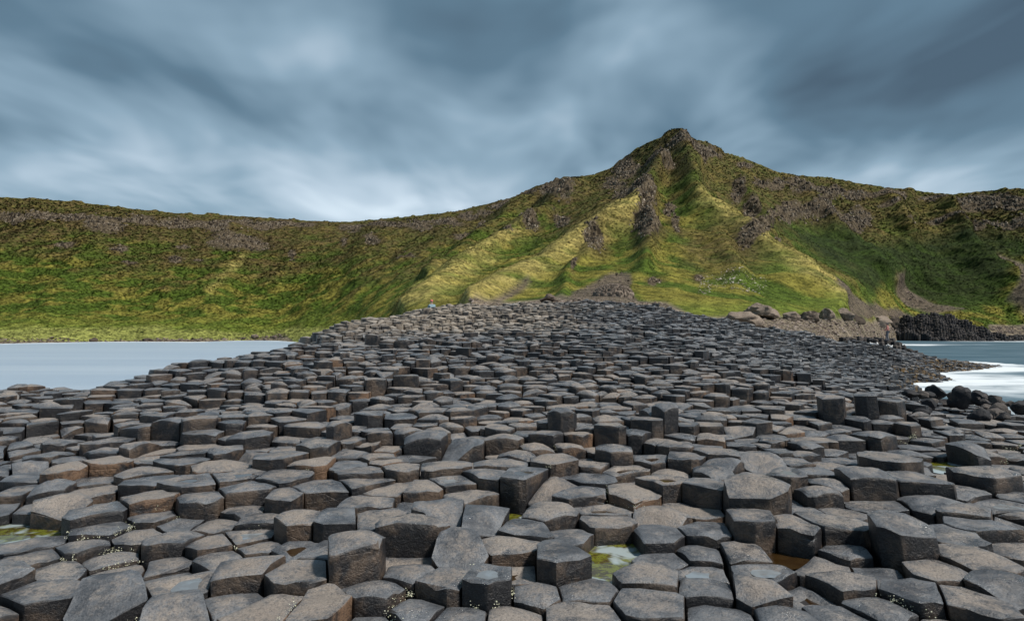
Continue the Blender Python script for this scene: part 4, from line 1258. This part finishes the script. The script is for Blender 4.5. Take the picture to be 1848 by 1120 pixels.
# ------------------------------------------------------------------ people and gulls
def skin_body(name, joints, edges, radii, mat, parent, root=0, sub=2):
    me = bpy.data.meshes.new(name); me.from_pydata(joints, edges, []); me.update()
    o = bpy.data.objects.new(name, me); COL.objects.link(o)
    sk = o.modifiers.new('skin', 'SKIN'); sk.use_smooth_shade = True
    layer = me.skin_vertices[0].data if me.skin_vertices else None
    if layer is None:
        bpy.context.view_layer.objects.active = o
        me.skin_vertices  # created with the modifier
        layer = me.skin_vertices[0].data
    for k, r in enumerate(radii):
        layer[k].radius = (r, r) if not isinstance(r, tuple) else r
        layer[k].use_root = (k == root)
    ss_ = o.modifiers.new('smooth', 'SUBSURF'); ss_.levels = sub; ss_.render_levels = sub
    me.materials.append(mat)
    if parent:
        o.parent = parent
    return o


M_SKIN = mat_plain('skin', (0.52, 0.33, 0.25), (0.46, 0.28, 0.21), 20, 0.6)
M_BLUE = mat_plain('blue_grey_cloth', (0.16, 0.25, 0.31), (0.22, 0.32, 0.38), 25)
M_RED = mat_plain('red_cloth', (0.52, 0.13, 0.11), (0.62, 0.19, 0.16), 25)
M_PINK = mat_plain('salmon_cloth', (0.55, 0.21, 0.18), (0.66, 0.30, 0.26), 18)
M_GREY = mat_plain('grey_cloth', (0.12, 0.13, 0.16), (0.17, 0.18, 0.21), 25)
M_DARK = mat_plain('dark_cloth', (0.03, 0.03, 0.04), (0.05, 0.05, 0.06), 25)
M_GULL = mat_plain('gull_white', (0.78, 0.78, 0.77), (0.85, 0.85, 0.84), 40)
M_WING = mat_plain('gull_grey', (0.42, 0.44, 0.47), (0.48, 0.50, 0.53), 40)
M_BILL = mat_plain('gull_bill', (0.6, 0.42, 0.05), (0.5, 0.3, 0.05), 40)


def ell(name, loc, size, mat, parent, sub=3, bend=None):
    v, f = icosphere(sub); v = v * np.array(size)
    if bend is not None:
        v = bend(v)
    return mesh_obj(name, v + np.array(loc), f, mat, parent)


def hand_chain(j, e, r, wrist, dirv, side):
    """palm and five fingers added to a skin skeleton"""
    w = np.array(wrist); d = np.array(dirv) / np.linalg.norm(dirv); s = np.array(side)
    wi = len(j) - 1
    palm = w + d * 0.06; j.append(tuple(palm)); e.append((wi, len(j) - 1)); r.append(0.026); pi = len(j) - 1
    for q, ln in zip((-0.03, -0.01, 0.012, 0.032), (0.06, 0.075, 0.07, 0.055)):
        b = palm + d * 0.04 + s * q; t = b + d * ln * 0.6 + np.array([0, 0.012, 0]); u = t + d * ln * 0.4 + np.array([0, 0.02, 0])
        k = len(j); j += [tuple(b), tuple(t), tuple(u)]; e += [(pi, k), (k, k + 1), (k + 1, k + 2)]; r += [0.009, 0.009, 0.007]
    b = w + d * 0.035 + s * -0.035; t = b + d * 0.04 + s * -0.02; k = len(j); j += [tuple(b), tuple(t)]; e += [(wi, k), (k, k + 1)]; r += [0.011, 0.009]


def person(loc, rz, sitting, jacket, trousers, hat, label):
    root = bpy.data.objects.new('person', None); COL.objects.link(root)
    root.location = loc; root.rotation_euler = (0, 0, rz); tag(root, label, 'person')
    hip = 0.46 if sitting else 0.92
    if sitting:     # facing +y
        legs = [(0, 0, hip), (-.10, .02, hip - .02), (-.13, .42, hip + .03), (-.12, .46, .08), (-.12, .60, .04), (.10, .02, hip - .02), (.13, .42, hip + .03), (.12, .46, .08), (.12, .60, .04)]
    else:
        legs = [(0, 0, hip), (-.10, 0, hip - .05), (-.12, .04, .50), (-.13, -.04, .09), (-.13, .10, .04), (.10, 0, hip - .05), (.13, .10, .51), (.14, .12, .09), (.14, .26, .04)]
    le = [(0, 1), (1, 2), (2, 3), (3, 4), (0, 5), (5, 6), (6, 7), (7, 8)]
    skin_body('trousers', legs, le, [.14, .10, .075, .055, .05, .10, .075, .055, .05], trousers, root)
    for k in (4, 8):
        q = legs[k]; ell('shoe', (q[0], q[1] - .02, .045), (.05, .13, .045), M_DARK, root, 2)
    fw = 0.10 if sitting else 0.03
    j = [(0, 0, hip + .05), (0, .01, hip + .25), (0, fw * .6, hip + .46), (0, fw * .7, hip + .54), (-.17, fw * .6, hip + .47), (-.25, fw + .05, hip + .22), (-.16, fw + .28, hip + .10), (.17, fw * .6, hip + .47), (.25, fw + .05, hip + .22), (.16, fw + .28, hip + .10)]
    skin_body('jacket', j, [(0, 1), (1, 2), (2, 3), (2, 4), (4, 5), (5, 6), (2, 7), (7, 8), (8, 9)], [(.16, .13), (.17, .13), (.16, .12), .07, .075, .06, .048, .075, .06, .048], jacket, root)
    for s in (-1, 1):
        w0 = np.array((.16 * s, fw + .28, hip + .10))
        hj, he, hr = [tuple(w0 - np.array([0.02 * s, .05, -.02])), tuple(w0)], [(0, 1)], [.026, .024]
        hand_chain(hj, he, hr, tuple(w0), (-.3 * s, .9, -.3), (1, 0.3, 0))
        skin_body('hand', hj, he, hr, M_SKIN, root, 0, 1)
    hc = np.array((0, fw + .03, hip + .70))

    def headshape(v):
        v = v.copy(); low = np.clip(-v[:, 2] / .12, 0, 1)
        v[:, 0] *= 1 - .28 * low; v[:, 1] += low * .015
        nose = np.exp(-((v[:, 0] / .016) ** 2 + ((v[:, 2] + .012) / .025) ** 2)) * (v[:, 1] > 0); v[:, 1] += nose * .022
        for sx_ in (-.034, .034):
            eye = np.exp(-(((v[:, 0] - sx_) / .016) ** 2 + ((v[:, 2] - .012) / .012) ** 2)) * (v[:, 1] > 0); v[:, 1] -= eye * .010
        mouth = np.exp(-((v[:, 0] / .026) ** 2 + ((v[:, 2] + .058) / .008) ** 2)) * (v[:, 1] > 0); v[:, 1] -= mouth * .006
        return v
    head = ell('head', hc, (.078, .098, .118), M_SKIN, root, 4, headshape)
    for s in (-1, 1):
        ell('ear', hc + np.array((.080 * s, -.005, -.005)), (.012, .022, .032), M_SKIN, head, 2)
        ell('eye', hc + np.array((.034 * s, .083, .012)), (.011, .008, .008), M_DARK, head, 2)
    ell('neck', hc + np.array((0, -.03, -.13)), (.055, .055, .08), M_SKIN, root, 2)
    if hat:
        def cap(v):
            v = v.copy(); v[:, 2] = np.maximum(v[:, 2], -.01)
            b = (v[:, 2] < .02) & (v[:, 1] > .02); v[b, 1] *= 1.35
            return v
        ell('hat', hc + np.array((0, 0, .03)), (.100, .118, .115), hat, root, 3, cap)
    else:
        def hair(v):
            v = v.copy(); fr = (v[:, 1] > .02) & (v[:, 2] < .05); v[fr] *= .88
            return v
        ell('hair', hc + np.array((0, -.012, .022)), (.088, .104, .112), M_DARK, root, 3, hair)
    return root


# the figure that looks over the top of the causeway and the walker on the rocks by the inlet
yy = 30.5 * K; xx = (780 - CX) / F * yy
top_z = (HZ - 546.5) / F * yy + EYE
person((xx, yy, top_z - 1.08), math.radians(25), True, M_BLUE, M_GREY, M_RED, 'person in blue-grey jacket and red cap sitting on top of the causeway')
yy = 47.0 * K; xx = (1602 - CX) / F * yy
person((xx, yy, (HZ - 615) / F * yy + EYE), math.radians(70), False, M_PINK, M_GREY, None, 'person in salmon red jacket walking on the black ledge by the inlet')


def gull(px, py, rz, label, scale=1.0):
    d = (PX - px) ** 2 + (py_ - py - 3) ** 2 + 1e6 * (YN < 20) + 1e6 * (delta < -0.05)
    i = int(np.argmin(d))
    root = bpy.data.objects.new('gull', None); COL.objects.link(root)
    root.location = (P[i, 0], P[i, 1], ZT[i] + EYE + 0.005); root.rotation_euler = (0, 0, rz); root.scale = (scale,) * 3
    tag(root, label, 'gull', 'gulls standing on the rocks by the right inlet')

    def taper(v):
        v = v.copy(); back = np.clip(-v[:, 0] / .2, 0, 1); v[:, 1] *= 1 - .6 * back; v[:, 2] = v[:, 2] * (1 - .55 * back) + back * .015
        return v
    body = ell('body', (0, 0, .17), (.19, .078, .085), M_GULL, root, 3, taper)
    ell('head', (.17, 0, .275), (.052, .042, .044), M_GULL, root, 3)
    ell('neck', (.14, 0, .225), (.05, .045, .06), M_GULL, root, 2)
    ell('bill', (.235, 0, .268), (.032, .009, .010), M_BILL, root, 2)
    for s in (-1, 1):
        ell('wing', (-.05, .060 * s, .19), (.17, .024, .052), M_WING, root, 3, taper)
        ell('leg', (0.01, .03 * s, .05), (.007, .007, .055), M_BILL, root, 2)
        ell('foot', (0.035, .03 * s, .004), (.03, .016, .004), M_BILL, root, 2)
    ell('tail', (-.24, 0, .185), (.07, .028, .010), M_GULL, root, 2)


gull(1576, 622, 2.9, 'leftmost of the five white gulls on the black rocks')
gull(1585, 621, 1.2, 'second of the five white gulls from the left')
gull(1597, 625, 0.3, 'smallest white gull, in the middle of the five', 0.8)
gull(1603, 624, 1.5, 'fourth of the five white gulls from the left')
gull(1609, 625, 0.2, 'rightmost of the five white gulls, nearest the foam')
